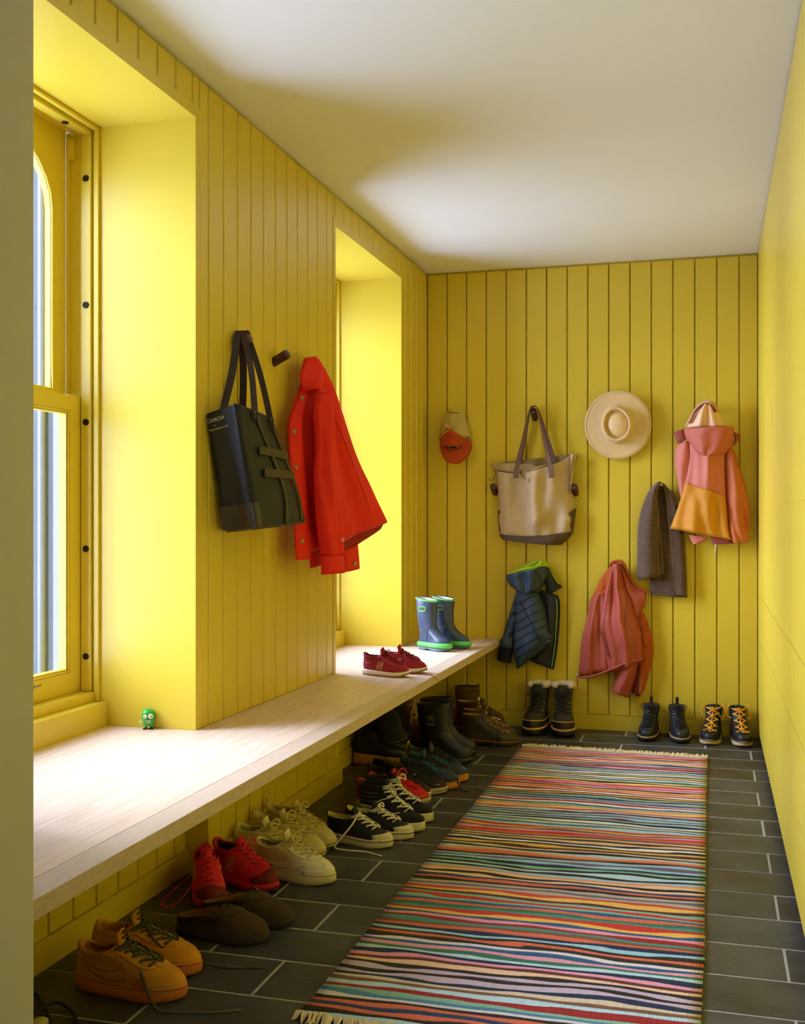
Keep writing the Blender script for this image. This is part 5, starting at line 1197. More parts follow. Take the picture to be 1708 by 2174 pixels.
V_ = [onY(x, y, -0.135) for x, y in c([(1000, 1000), (1085, 1098), (1170, 1045), (1268, 930), (1265, 905), (1160, 938), (1030, 915)])]
cloth('front_fold', B(c([(1000, 985), (1040, 1050), (1085, 1100)]), 0.098), B(c([(1275, 920), (1200, 1020), (1110, 1105)]), 0.098), TCI, tb, NB, 0.010, [(1.2, 0.012, 0.1, 0.4, 0, 1.2)], nu=18, nv=12)
cloth('leather_base', B(c([(806, 1585), (818, 1615), (832, 1638)]), 0.035), B(c([(1517, 1560), (1480, 1620), (1398, 1694)]), 0.035), WXL, tb, NB, 0.082, nu=34, nv=8, p=0.4, rough=0.004, sag=(0.020, 0.006))
cloth('corner_patch', B(c([(793, 1360), (797, 1450), (808, 1580)]), 0.045), B(c([(822, 1380), (848, 1410), (815, 1578)]), 0.062), WXL, tb, NB, 0.014, nu=8, nv=12)
cloth('corner_patch', B(c([(1500, 1370), (1445, 1420), (1500, 1555)]), 0.072), B(c([(1541, 1345), (1530, 1440), (1512, 1560)]), 0.045), WXL, tb, NB, 0.014, nu=8, nv=12)
cloth('side_fold', B(c([(1480, 832), (1490, 950), (1480, 1200)]), 0.055), B(c([(1568, 824), (1530, 900), (1495, 1200)]), 0.05), TC, tb, NB, 0.018, [(1.5, 0.008, 0.3, 1.2, 0, 1.2)], nu=10, nv=16)
pk = Vector(onY(1133, 872, -0.060))
def hnd(a, b, d0, w, dt):
    A, Bq = onY(*c([a])[0], -d0), onY(*c([b])[0], -d0); T = pk+Vector((0, dt, 0.020))
    pts = catmull([A+Vector((0, 0, -0.045)), A, A.lerp(T+Vector((-0.016, 0, 0)), 0.55)+Vector((-0.006, 0, 0)), T+Vector((-0.021, 0, -0.018)), T+Vector((0, 0, 0.004)), T+Vector((0.021, 0, -0.018)), Bq.lerp(T+Vector((0.016, 0, 0)), 0.55)+Vector((0.006, 0, 0)), Bq, Bq+Vector((0, 0, -0.045))], 5)
    ribbon('handle', [p-to for p in pts], (0.25, -0.97, 0), 0.026, STR, tb, 0.004)
def hnd2(a, b, d0, dt):
    A, Bq = onY(*c([a])[0], -d0), onY(*c([b])[0], -d0); T = pk+Vector((0, dt, 0.018))
    pts = catmull([A+Vector((0, 0, -0.042)), A, A.lerp(T, 0.5)+Vector((-0.010, 0, 0)), T+Vector((-0.024, 0, -0.020)), T+Vector((0, 0, 0.006)), T+Vector((0.024, 0, -0.020)), Bq.lerp(T, 0.5)+Vector((0.010, 0, 0)), Bq, Bq+Vector((0, 0, -0.042))], 5)
    wd = []
    m = len(pts)
    for i, p in enumerate(pts):
        f = abs(2*i/(m-1)-1); wd.append(Vector((f, -(1-f)*1.2, 0.0)) if i < m/2 else Vector((f, (1-f)*1.2*-1, 0.0)))
    ribbon('handle', [p-to for p in pts], wd, 0.027, STR, tb, 0.004)
hnd2((968, 985), (1300, 980), 0.118, -0.012); hnd2((1000, 930), (1320, 870), 0.030, 0.016)
ribbon('strap_tab', [p-to for p in catmull(B(c([(765, 975), (772, 1020), (755, 1060), (728, 1078), (705, 1062)]), 0.03), 4)], (0.2, -1, 0), 0.012, WXL, tb, 0.003)

# ------------------------------------------------------------------ straw hat
def straw_mat():
    m = M('straw', (226, 196, 146), 0.7, 0.10, 40); nt = m.node_tree; N = nt.nodes; L = nt.links; b = N['Principled BSDF']
    tc = N.new('ShaderNodeTexCoord'); mp = N.new('ShaderNodeMapping'); mp.inputs['Rotation'].default_value = (0, 0.8, 0); L.new(tc.outputs['Object'], mp.inputs[0])
    a = N.new('ShaderNodeTexWave'); a.bands_direction = 'X'; a.inputs['Scale'].default_value = 110; a.inputs['Distortion'].default_value = 1.5; c2 = N.new('ShaderNodeTexWave'); c2.bands_direction = 'Z'; c2.inputs['Scale'].default_value = 110; c2.inputs['Distortion'].default_value = 1.5
    L.new(mp.outputs[0], a.inputs['Vector']); L.new(mp.outputs[0], c2.inputs['Vector'])
    mx = N.new('ShaderNodeMath'); mx.operation = 'MULTIPLY'; L.new(a.outputs['Fac'], mx.inputs[0]); L.new(c2.outputs['Fac'], mx.inputs[1])
    bp = N.new('ShaderNodeBump'); bp.inputs['Strength'].default_value = 0.35; bp.inputs['Distance'].default_value = 0.002; L.new(mx.outputs[0], bp.inputs['Height']); L.new(bp.outputs[0], b.inputs['Normal'])
    return m
STW = straw_mat(); STB = M('straw_band', (222, 190, 140), 0.7, 0.06, 30, 0.1)
hc = onY(1311, 902, -0.035)
ht = thing('straw_hat', 'wide-brimmed natural straw hat hung on the back wall', 'hat', tuple(hc)); ht.rotation_euler = (math.radians(4), math.radians(-6), 0)
R0 = 0.177
lathe('brim', [(0.060, 0.012), (0.085, 0.004), (0.12, 0.003), (0.155, 0.006), (R0-0.002, 0.010), (R0, 0.012), (R0-0.001, 0.0145), (0.155, 0.0095), (0.12, 0.0065), (0.09, 0.0075), (0.072, 0.013), (0.067, 0.020)], STW, ht, 56, axis='y-', sx=0.985, sy=1.02, cap=False)
tube('brim_stitch', [(0.985*(R0-0.008)*math.cos(a), -0.0140, 1.02*(R0-0.008)*math.sin(a)) for a in [2*PI*k/48 for k in range(48)]], 0.0008, STB, ht, 5, True)
cr = lathe('crown', [(0.084, 0.010), (0.078, 0.014), (0.075, 0.030), (0.072, 0.060), (0.069, 0.086), (0.0665, 0.092), (0.063, 0.090), (0.060, 0.078), (0.058, 0.062), (0.054, 0.060), (0.047, 0.070), (0.036, 0.079), (0.020, 0.084), (0.0005, 0.085)], STW, ht, 48, loc=(-0.001, 0, 0.002), axis='y-', sx=1.04, sy=1.28, cap=False)
loft('hat_band', [[Vector((math.cos(a)*r_*1.04-0.001, -h_, math.sin(a)*r_*1.28+0.002)) for a in TH] for r_, h_ in ((0.0795, 0.0135), (0.0775, 0.016), (0.0755, 0.040), (0.0735, 0.0405))], STB, ht)

# ------------------------------------------------------------------ knitted scarf
def knit_mat():
    m = M('brown_knit', (98, 72, 54), 0.95, 0.15, 30, sheen=0.2); nt = m.node_tree; N = nt.nodes; L = nt.links; b = N['Principled BSDF']
    tc = N.new('ShaderNodeTexCoord'); a = N.new('ShaderNodeTexWave'); a.bands_direction = 'Z'; a.inputs['Scale'].default_value = 30; a.inputs['Distortion'].default_value = 0.6
    c2 = N.new('ShaderNodeTexWave'); c2.bands_direction = 'X'; c2.inputs['Scale'].default_value = 30; c2.inputs['Distortion'].default_value = 0.8
    L.new(tc.outputs['Object'], a.inputs['Vector']); L.new(tc.outputs['Object'], c2.inputs['Vector'])
    ad = N.new('ShaderNodeMath'); ad.operation = 'MULTIPLY_ADD'; ad.inputs[1].default_value = 0.22; L.new(c2.outputs['Fac'], ad.inputs[0]); L.new(a.outputs['Fac'], ad.inputs[2])
    bp = N.new('ShaderNodeBump'); bp.inputs['Strength'].default_value = 0.9; bp.inputs['Distance'].default_value = 0.006; L.new(ad.outputs[0], bp.inputs['Height']); L.new(bp.outputs[0], b.inputs['Normal'])
    return m
KN = knit_mat(); KNE = M('brown_knit_edge', (120, 94, 76), 0.95, 0.1, 60, 0.4, 200)
c = crop(1220, 800, 0.2459)
sf = thing('scarf', 'thick brown knitted scarf folded over a peg', 'scarf', tuple(onY(1405, 1250, -0.03))); so = Vector(sf.location)
cloth('back_fall', B(c([(760, 960), (700, 1200), (652, 1500), (650, 1880)]), 0.020), B(c([(850, 990), (935, 1300), (955, 1600), (970, 1905)]), 0.020), KN, sf, NB, 0.022, [(1.3, 0.008, 0.2, 0, 0.1, 1.3)], nu=20, nv=34, rough=0.004)
cloth('front_fall', Bd([(*p, d) for p, d in zip(c([(715, 905), (650, 965), (590, 1090), (548, 1250), (536, 1500), (536, 1745)]), (.055, .055, .045, .04, .04, .04))]), Bd([(*p, d) for p, d in zip(c([(745, 910), (712, 1000), (718, 1150), (712, 1400), (718, 1600), (728, 1715)]), (.075, .080, .075, .07, .07, .07))]), KN, sf, NB, 0.045, [(1.0, 0.006, 0.3, 0.2, 0, 1.3)], nu=22, nv=40, rough=0.004, p=0.6)
cloth('front_return', Bd([(*p, d) for p, d in zip(c([(706, 1180), (708, 1400), (720, 1600), (700, 1770)]), (.050, .050, .050, .05))]), Bd([(*p, d) for p, d in zip(c([(722, 1180), (745, 1400), (764, 1600), (766, 1690)]), (.055, .055, .055, .055))]), KN, sf, NB, 0.016, nu=8, nv=24)
cloth('side_fall', Bd([(*p, d) for p, d in zip(c([(735, 905), (790, 1000), (812, 1250), (840, 1600), (868, 1880)]), (.070, .070, .055, .045, .04))]), Bd([(*p, d) for p, d in zip(c([(780, 930), (870, 1060), (935, 1300), (960, 1600), (970, 1895)]), (.055, .045, .035, .03, .03))]), KN, sf, NB, 0.022, [(0.8, 0.005, 0.3, 0.1, 0, 1.3)], nu=18, nv=40, rough=0.004)
cloth('inner_fold', B(c([(700, 925), (712, 1200), (715, 1600)]), 0.030), B(c([(790, 950), (815, 1200), (845, 1600)]), 0.030), KN, sf, NB, 0.008, nu=8, nv=20)
def edge(name, pts, d, r=0.0055): tube(name, catmull([onY(x, y, -dd)-so for (x, y), dd in zip(c(pts), d)], 6), r, KNE, sf, 8)
edge('knit_edge', [(720, 1150), (712, 1400), (718, 1600), (724, 1712), (640, 1735), (540, 1748)], (.082, .078, .076, .075, .086, .05), 0.0045)
edge('knit_edge', [(772, 960), (790, 1050), (815, 1300), (842, 1600), (868, 1880)], (.076, .072, .060, .050, .045), 0.0045)

# ------------------------------------------------------------------ pink and ochre jacket
PJ = M('pink_shell', (206, 118, 104), 0.7, 0.06, 14, 0.06, 120); PJD = M('pink_shell_lining', (146, 66, 58), 0.75); OCH = M('ochre_shell', (206, 138, 30), 0.7, 0.06, 14, 0.06, 120); TER = M('terracotta_sleeve', (192, 104, 62), 0.7, 0.08, 14, 0.06, 120); PEA = M('peach_lining', (236, 198, 164), 0.6, 0.06, 20); FUR = M('cream_pile', (216, 184, 148), 1.0, 0.2, 90, 0.8, 160)
DJ = 0.035                                      # this jacket hangs in front of the scarf
def B3(pts, d): return B(pts, d+DJ)
def Bd3(pts): return Bd([(x, y, d+DJ) for x, y, d in pts])
pj = thing('jacket', 'hooded child jacket in pink and ochre with peach lining', 'jacket', tuple(onY(1500, 1140, -0.03))); po = Vector(pj.location)
cloth('hood_lining', Bd3([(*p, d) for p, d in zip(c([(1110, 222), (1040, 300), (1000, 370), (960, 440)]), (.060, .050, .045, .045))]), Bd3([(*p, d) for p, d in zip(c([(1170, 222), (1230, 300), (1275, 370), (1310, 430)]), (.060, .050, .045, .045))]), PEA, pj, NB, 0.045, [(2.5, 0.010, 0.2, 0.0, 0.1, 1.3)], nu=22, nv=14)
tube('pile_edge', catmull([onY(x, y, -dd-DJ)-po for (x, y), dd in zip(c([(960, 435), (1000, 360), (1045, 280), (1105, 222), (1180, 222), (1235, 300)]), (.05, .055, .06, .07, .07, .06))], 5), 0.008, FUR, pj, 8)
ribbon('hood_facing', [p-po for p in catmull(Bd3([(*p, d) for p, d in zip(c([(985, 400), (1040, 300), (1110, 240), (1160, 245), (1215, 300)]), (.072, .088, .102, .100, .085))]), 4)], (0.3, -0.6, 0.7), 0.016, PJD, pj, 0.004)
cloth('collar_wing', B3(c([(852, 485), (868, 530), (882, 575)]), 0.040), B3(c([(940, 450), (945, 500), (960, 540)]), 0.052), PJD, pj, NB, 0.012, nu=8, nv=8); cloth('collar_wing', B3(c([(1370, 480), (1375, 540), (1365, 600)]), 0.052), B3(c([(1385, 482), (1430, 515), (1385, 580)]), 0.040), PJD, pj, NB, 0.010, nu=8, nv=8)
cloth('side_sleeve', B3(c([(905, 560), (865, 640), (865, 780), (890, 920), (912, 1050), (935, 1110)]), 0.022), B3(c([(985, 560), (1005, 700), (985, 850), (965, 950), (955, 1040), (960, 1110)]), 0.040), PJ, pj, NB, 0.028, [(1.0, 0.006, 0.3, 0.8, 0, 1.3)], nu=14, nv=24)
JL = c([(985, 560), (995, 690), (965, 850), (945, 930), (910, 1060), (865, 1190), (820, 1310)]); JR = c([(1300, 640), (1292, 760), (1298, 880), (1300, 1000), (1312, 1150), (1320, 1280), (1352, 1410)])
def split(Lp, Rp, ta, tb, nP=6):
    Lq = [Vector((*p, 0)) for p in Lp]; Rq = [Vector((*p, 0)) for p in Rp]
    return [tuple(poly_at(Lq, ta[0]+(tb[0]-ta[0])*i/nP))[:2] for i in range(nP+1)], [tuple(poly_at(Rq, ta[1]+(tb[1]-ta[1])*i/nP))[:2] for i in range(nP+1)]
a, b = split(JL, JR, (0, 0), (0.47, 0.50)); cloth('back_panel', B3(a, 0.050), B3(b, 0.050), PJ, pj, NB, 0.050, [(1.6, 0.012, 0.1, 0.15, 0, 1.4), (3.5, 0.005, 0.3, -0.3, 0, 1.4)], nu=26, nv=22, rough=0.006, p=0.4)
a, b = split(JL, JR, (0.468, 0.498), (1, 1)); cloth('lower_panel', B3(a, 0.0505), B3(b, 0.0505), OCH, pj, NB, 0.052, [(1.6, 0.010, 0.15, 0.25, -0.4, 1.3), (3.1, 0.009, 0.3, -0.5, 0.2, 1.3)], nu=28, nv=26, rough=0.008, p=0.4, hem=0.3)
cloth('sleeve', B3(c([(1300, 640), (1300, 800), (1305, 1000), (1320, 1200), (1328, 1330), (1362, 1428)]), 0.045), B3(c([(1365, 620), (1425, 790), (1472, 950), (1508, 1150), (1508, 1330), (1498, 1432)]), 0.030), TER, pj, NB, 0.040, [(1.2, 0.008, 0.2, 0.6, 0, 1.3), (2.2, 0.007, 0.1, -1.5, 0.6, 1.3)], nu=18, nv=32, rough=0.008)
cloth('hood', Bd3([(*p, d) for p, d in zip(c([(938, 452), (950, 520), (985, 570), (1050, 655), (1110, 685)]), (.060, .060, .062, .064, .066))]), Bd3([(*p, d) for p, d in zip(c([(1372, 436), (1370, 520), (1358, 600), (1290, 668), (1180, 688)]), (.060, .060, .060, .062, .066))]), M('hood_shell', (190, 100, 84), 0.7, 0.08, 14, 0.06, 120), pj, NB, 0.085, [(2.3, 0.010, 0.2, 0.4, 0, 1.3)], nu=28, nv=18, rough=0.012, rs=12, p=0.45)
cloth('front_hem', B3(c([(985, 1365), (1000, 1410), (1022, 1447)]), 0.020), B3(c([(1152, 1385), (1120, 1420), (1060, 1440)]), 0.020), PJ, pj, NB, 0.016, nu=10, nv=8)
cloth('inner_hem', B3(c([(1172, 1382), (1180, 1420), (1185, 1445)]), 0.022), B3(c([(1340, 1400), (1360, 1425), (1368, 1440)]), 0.022), PJD, pj, NB, 0.016, nu=10, nv=6)
ribbon('zip_pull', [onY(x, y, -0.03-DJ)-po for x, y in c([(1215, 1440), (1212, 1480), (1205, 1522)])], (1, 0, 0), 0.007, PEA, pj, 0.003)

# ------------------------------------------------------------------ navy quilted jacket
NQ = M('navy_quilt', (44, 62, 88), 0.55, 0.10, 20, 0.08, 90, spec=0.5); NQD = M('dark_navy_quilt', (24, 30, 42), 0.6, 0.12, 20); LIM = M('lime_lining', (170, 200, 20), 0.6, 0.06); BLK = M('black_ribbing', (20, 20, 22), 0.9, 0.15, 80, 0.3, 200); NSM = M('navy_stitch', (14, 20, 32), 0.8)
c = crop(1030, 1170, 0.24)
nj = thing('jacket', 'navy quilted child jacket with lime-lined hood', 'jacket', tuple(onY(1125, 1400, -0.03))); no_ = Vector(nj.location)
cloth('hood_lining', Bd([(*p, d) for p, d in zip(c([(440, 78), (350, 115), (290, 155), (195, 195)]), (.050, .045, .045, .055))]), Bd([(*p, d) for p, d in zip(c([(530, 84), (556, 120), (545, 140), (500, 160)]), (.050, .050, .055, .06))]), LIM, nj, NB, 0.030, [(2.5, 0.008, 0.2, 0.2, 0, 1.3)], nu=20, nv=12)
cloth('inside_front', B(c([(480, 340), (490, 560), (520, 760), (420, 900), (352, 940)]), 0.022), B(c([(640, 392), (660, 470), (652, 650), (635, 850), (602, 1046)]), 0.022), NQD, nj, NB, 0.020, [(1.4, 0.006, 0.2, 0.2, 0, 1.3)], nu=18, nv=26)
tube('zip_placket', catmull([onY(x, y, -0.036)-no_ for x, y in c([(636, 395), (652, 470), (646, 650), (628, 850), (598, 1040)])], 6), 0.0105, BLK, nj, 8, flat=0.5)
tube('lime_piping', catmull([onY(x, y, -0.044)-no_ for x, y in c([(628, 420), (634, 520), (625, 700), (608, 880), (585, 1030)])], 6), 0.0020, LIM, nj, 6)
cloth('collar', B(c([(500, 135), (510, 250), (560, 390)]), 0.035), B(c([(575, 150), (625, 255), (682, 318)]), 0.03), NQD, nj, NB, 0.022, nu=10, nv=14)
tube('collar_piping', catmull([onY(x, y, -0.050)-no_ for x, y in c([(560, 140), (598, 215), (650, 295)])], 5), 0.0028, LIM, nj, 6)
cloth('sleeve', B(c([(268, 380), (225, 520), (180, 660), (140, 790), (122, 850)]), 0.030), B(c([(300, 400), (285, 540), (262, 700), (250, 810), (246, 860)]), 0.040), NQ, nj, NB, 0.036, [(0.5, 0.004, 0.2, 5.0, 0, 1.3), (1.4, 0.006, 0.1, 1.5, 0.3, 1.3)], nu=16, nv=34, rough=0.008, rs=14)
cloth('cuff', B(c([(122, 845), (112, 900), (104, 955)]), 0.030), B(c([(246, 855), (236, 930), (222, 990)]), 0.040), BLK, nj, NB, 0.036, nu=14, nv=12, rough=0.004)
fb = cloth('back_panel', B(c([(270, 350), (268, 480), (255, 640), (248, 780), (258, 920), (285, 1040)]), 0.045), B(c([(470, 360), (520, 480), (548, 600), (562, 700), (585, 800), (300, 1035)]), 0.045), NQ, nj, NB, 0.050, [(1.2, 0.008, 0.1, 0.2, 0, 1.3)], nu=30, nv=40, rough=0.006, rs=14, p=0.4)
bpan = fb
for k in range(8):
    y = 430+78*k; q = c([(255, y+60), (330, y+20), (420, y-35), (520, y-75)])
    seam_on(bpan, [onY(x, yy, -0.10) for x, yy in q], NSM, 0.0026, 'quilt_seam', NB, 0.0)
seam_on(bpan, [onY(x, yy, -0.10) for x, yy in c([(300, 440), (380, 590), (440, 700), (490, 805)])], NSM, 0.0026, 'quilt_seam', NB, 0.0)
tube('hem_roll', catmull([onY(x, y, -0.075)-no_ for x, y in c([(583, 795), (480, 825), (390, 880), (325, 950), (288, 1030)])], 6), 0.0075, NQ, nj, 8)
ribbon('pocket_zip', [onY(x, y, -0.078)-no_ for x, y in c([(258, 775), (272, 815), (285, 845)])], (1, -0.3, 0), 0.006, NSM, nj, 0.003)
hd_ = cloth('hood', Bd([(*p, d) for p, d in zip(c([(190, 212), (190, 260), (225, 310), (280, 345), (340, 366)]), (.070, .068, .066, .064, .062))]), Bd([(*p, d) for p, d in zip(c([(535, 132), (548, 200), (535, 260), (490, 330), (420, 362)]), (.058, .058, .058, .060, .062))]), NQ, nj, NB, 0.080, [(2.6, 0.010, 0.2, 0.3, 0, 1.3)], nu=26, nv=18, rough=0.012, rs=14, p=0.45)
tube('hood_piping', catmull([onY(x, y, -d)-no_ for (x, y), d in zip(c([(190, 208), (300, 172), (420, 142), (540, 128)]), (.080, .125, .130, .075))], 6), 0.0042, LIM, nj, 8)
for dx in (0, 14): seam_on(hd_, [onY(x+dx*0.24, y, -0.2) for x, y in c([(415, 160), (450, 230), (470, 310)])], NSM, 0.0018, 'hood_seam', NB, 0.0)

# ------------------------------------------------------------------ rust jacket with pile lining
RS = M('rust_nylon', (168, 72, 56), 0.55, 0.08, 14, 0.08, 90); RSD = M('rust_nylon_inside', (112, 44, 34), 0.65); PIL = M('rust_pile', (176, 82, 26), 1.0, 0.3, 90, 1.0, 130); CHR = M('chrome_zip', (190, 188, 184), 0.25, metal=0.9)
rx = thing('jacket', 'rust red nylon jacket with curly pile lining', 'jacket', tuple(onY(1300, 1450, -0.03))); xo = Vector(rx.location)
cloth('pile_lining', B(c([(1130, 100), (1020, 240), (985, 320), (948, 398)]), 0.040), B(c([(1200, 110), (1130, 260), (1090, 340), (1060, 370)]), 0.060), PIL, rx, NB, 0.020, nu=16, nv=18, rough=0.006, rs=60)
cloth('pile_side', B(c([(1300, 480), (1330, 700), (1345, 900), (1350, 1100), (1350, 1270)]), 0.025), B(c([(1410, 560), (1470, 740), (1487, 900), (1450, 1080), (1400, 1235)]), 0.025), PIL, rx, NB, 0.030, nu=12, nv=26, rough=0.006, rs=60)
cloth('side_front', B(c([(1300, 1000), (1300, 1100), (1288, 1240)]), 0.022), B(c([(1405, 980), (1400, 1130), (1362, 1290)]), 0.030), RSD, rx, NB, 0.016, [(1.3, 0.006, 0.1, 0.2, 0, 1.3)], nu=12, nv=16)
cloth('shoulder', B(c([(1170, 110), (1200, 260), (1230, 420), (1300, 640)]), 0.045), B(c([(1225, 120), (1330, 315), (1428, 372), (1408, 500)]), 0.035), RS, rx, NB, 0.028, [(1.2, 0.006, 0.3, 0.3, 0, 1.3)], nu=14, nv=22)
cloth('front_body', B(c([(955, 385), (925, 440), (890, 620), (852, 780), (835, 950), (822, 1110)]), 0.028), B(c([(1065, 350), (1060, 480), (1070, 700), (1085, 900), (1090, 1000), (1090, 1065)]), 0.050), RS, rx, NB, 0.034, [(1.7, 0.010, 0.3, 0.1, 0.0, 1.3), (3.2, 0.005, 0.1, -0.2, 0.2, 1.3)], nu=22, nv=34, rough=0.006, rs=12, hem=0.3)
mb = cloth('back_body', B(c([(1125, 110), (1085, 260), (1060, 340), (1020, 560), (1010, 680), (1060, 900), (1080, 1075)]), 0.050), B(c([(1195, 105), (1245, 300), (1300, 440), (1360, 640), (1390, 760), (1398, 870), (1396, 965)]), 0.045), RS, rx, NB, 0.055, [(1.4, 0.014, 0.05, 0.1, 0.0, 1.3), (3.1, 0.006, 0.35, -0.15, 0.1, 1.3), (6.0, 0.002, 0.1, 0.6, 0.1, 1.3)], nu=34, nv=42, rough=0.008, rs=12, p=0.4)
tube('hem_roll', catmull([onY(x, y, -d)-xo for (x, y), d in zip(c([(822, 1112), (900, 1116), (1000, 1090), (1080, 1060), (1200, 1010), (1300, 975), (1395, 955)]), (.045, .070, .085, .095, .105, .100, .065))], 6), 0.0060, RS, rx, 8)
cloth('sleeve', B(c([(1115, 1040), (1150, 1100), (1135, 1180), (1122, 1240)]), 0.045), B(c([(1355, 985), (1330, 1100), (1300, 1200), (1268, 1294)]), 0.045), RS, rx, NB, 0.034, [(1.2, 0.006, 0.2, 0.4, 0, 1.3)], nu=16, nv=22, rough=0.006)
tube('cuff_roll', catmull([onY(x, y, -d)-xo for (x, y), d in zip(c([(1122, 1215), (1190, 1245), (1272, 1275)]), (.060, .082, .060))], 5), 0.0050, RS, rx, 8)
tube('collar_pile', catmull([onY(x, y, -d)-xo for (x, y), d in zip(c([(1100, 125), (1130, 96), (1170, 88), (1215, 105), (1270, 220), (1330, 305), (1428, 362)]), (.07, .075, .075, .075, .06, .05, .04))], 5), 0.0085, PIL, rx, 8)
seam_on(mb, [onY(x, y, -0.2) for x, y in c([(1062, 370), (1140, 340), (1225, 320)])], RSD, 0.0014, 'yoke_seam', NB); seam_on(mb, [onY(x, y, -0.2) for x, y in c([(1245, 400), (1220, 620), (1240, 800), (1290, 950)])], RSD, 0.0012, 'sleeve_seam', NB)
ribbon('pocket_slit', [onY(x, y, -0.092)-xo for x, y in c([(1015, 700), (1050, 810), (1085, 935)])], (1, -0.2, 0), 0.006, RSD, rx, 0.003)
lb = onY(*c([(985, 450)])[0], -0.062)-xo; box('brand_label', lb.x, lb.x+0.027, lb.y-0.002, lb.y+0.004, lb.z-0.013, lb.z, M('label_navy', (40, 40, 110), 0.7), rx); box('label_stripe', lb.x, lb.x+0.027, lb.y-0.0026, lb.y+0.002, lb.z-0.0125, lb.z-0.009, M('label_white', (220, 214, 220), 0.7), rx)
text_obj('label_word', 'patagonia', 0.0052, M('label_print', (226, 222, 226), 0.7), rx, lb+Vector((0.001, -0.0026, -0.0075)), (1, 0, 0), (0, 0, 1))
ribbon('zip_pull', [onY(x, y, -0.045)-xo for x, y in c([(812, 1130), (815, 1160), (814, 1185)])], (1, 0, 0), 0.008, RS, rx, 0.003); tube('zip_slider', [onY(x, y, -0.045)-xo for x, y in c([(808, 1078), (808, 1100), (806, 1118)])], 0.0045, CHR, rx, 8)
tube('zip_tape', catmull([onY(x, y, -0.038)-xo for x, y in c([(1432, 375), (1425, 430), (1405, 500)])], 4), 0.003, CHR, rx, 6)

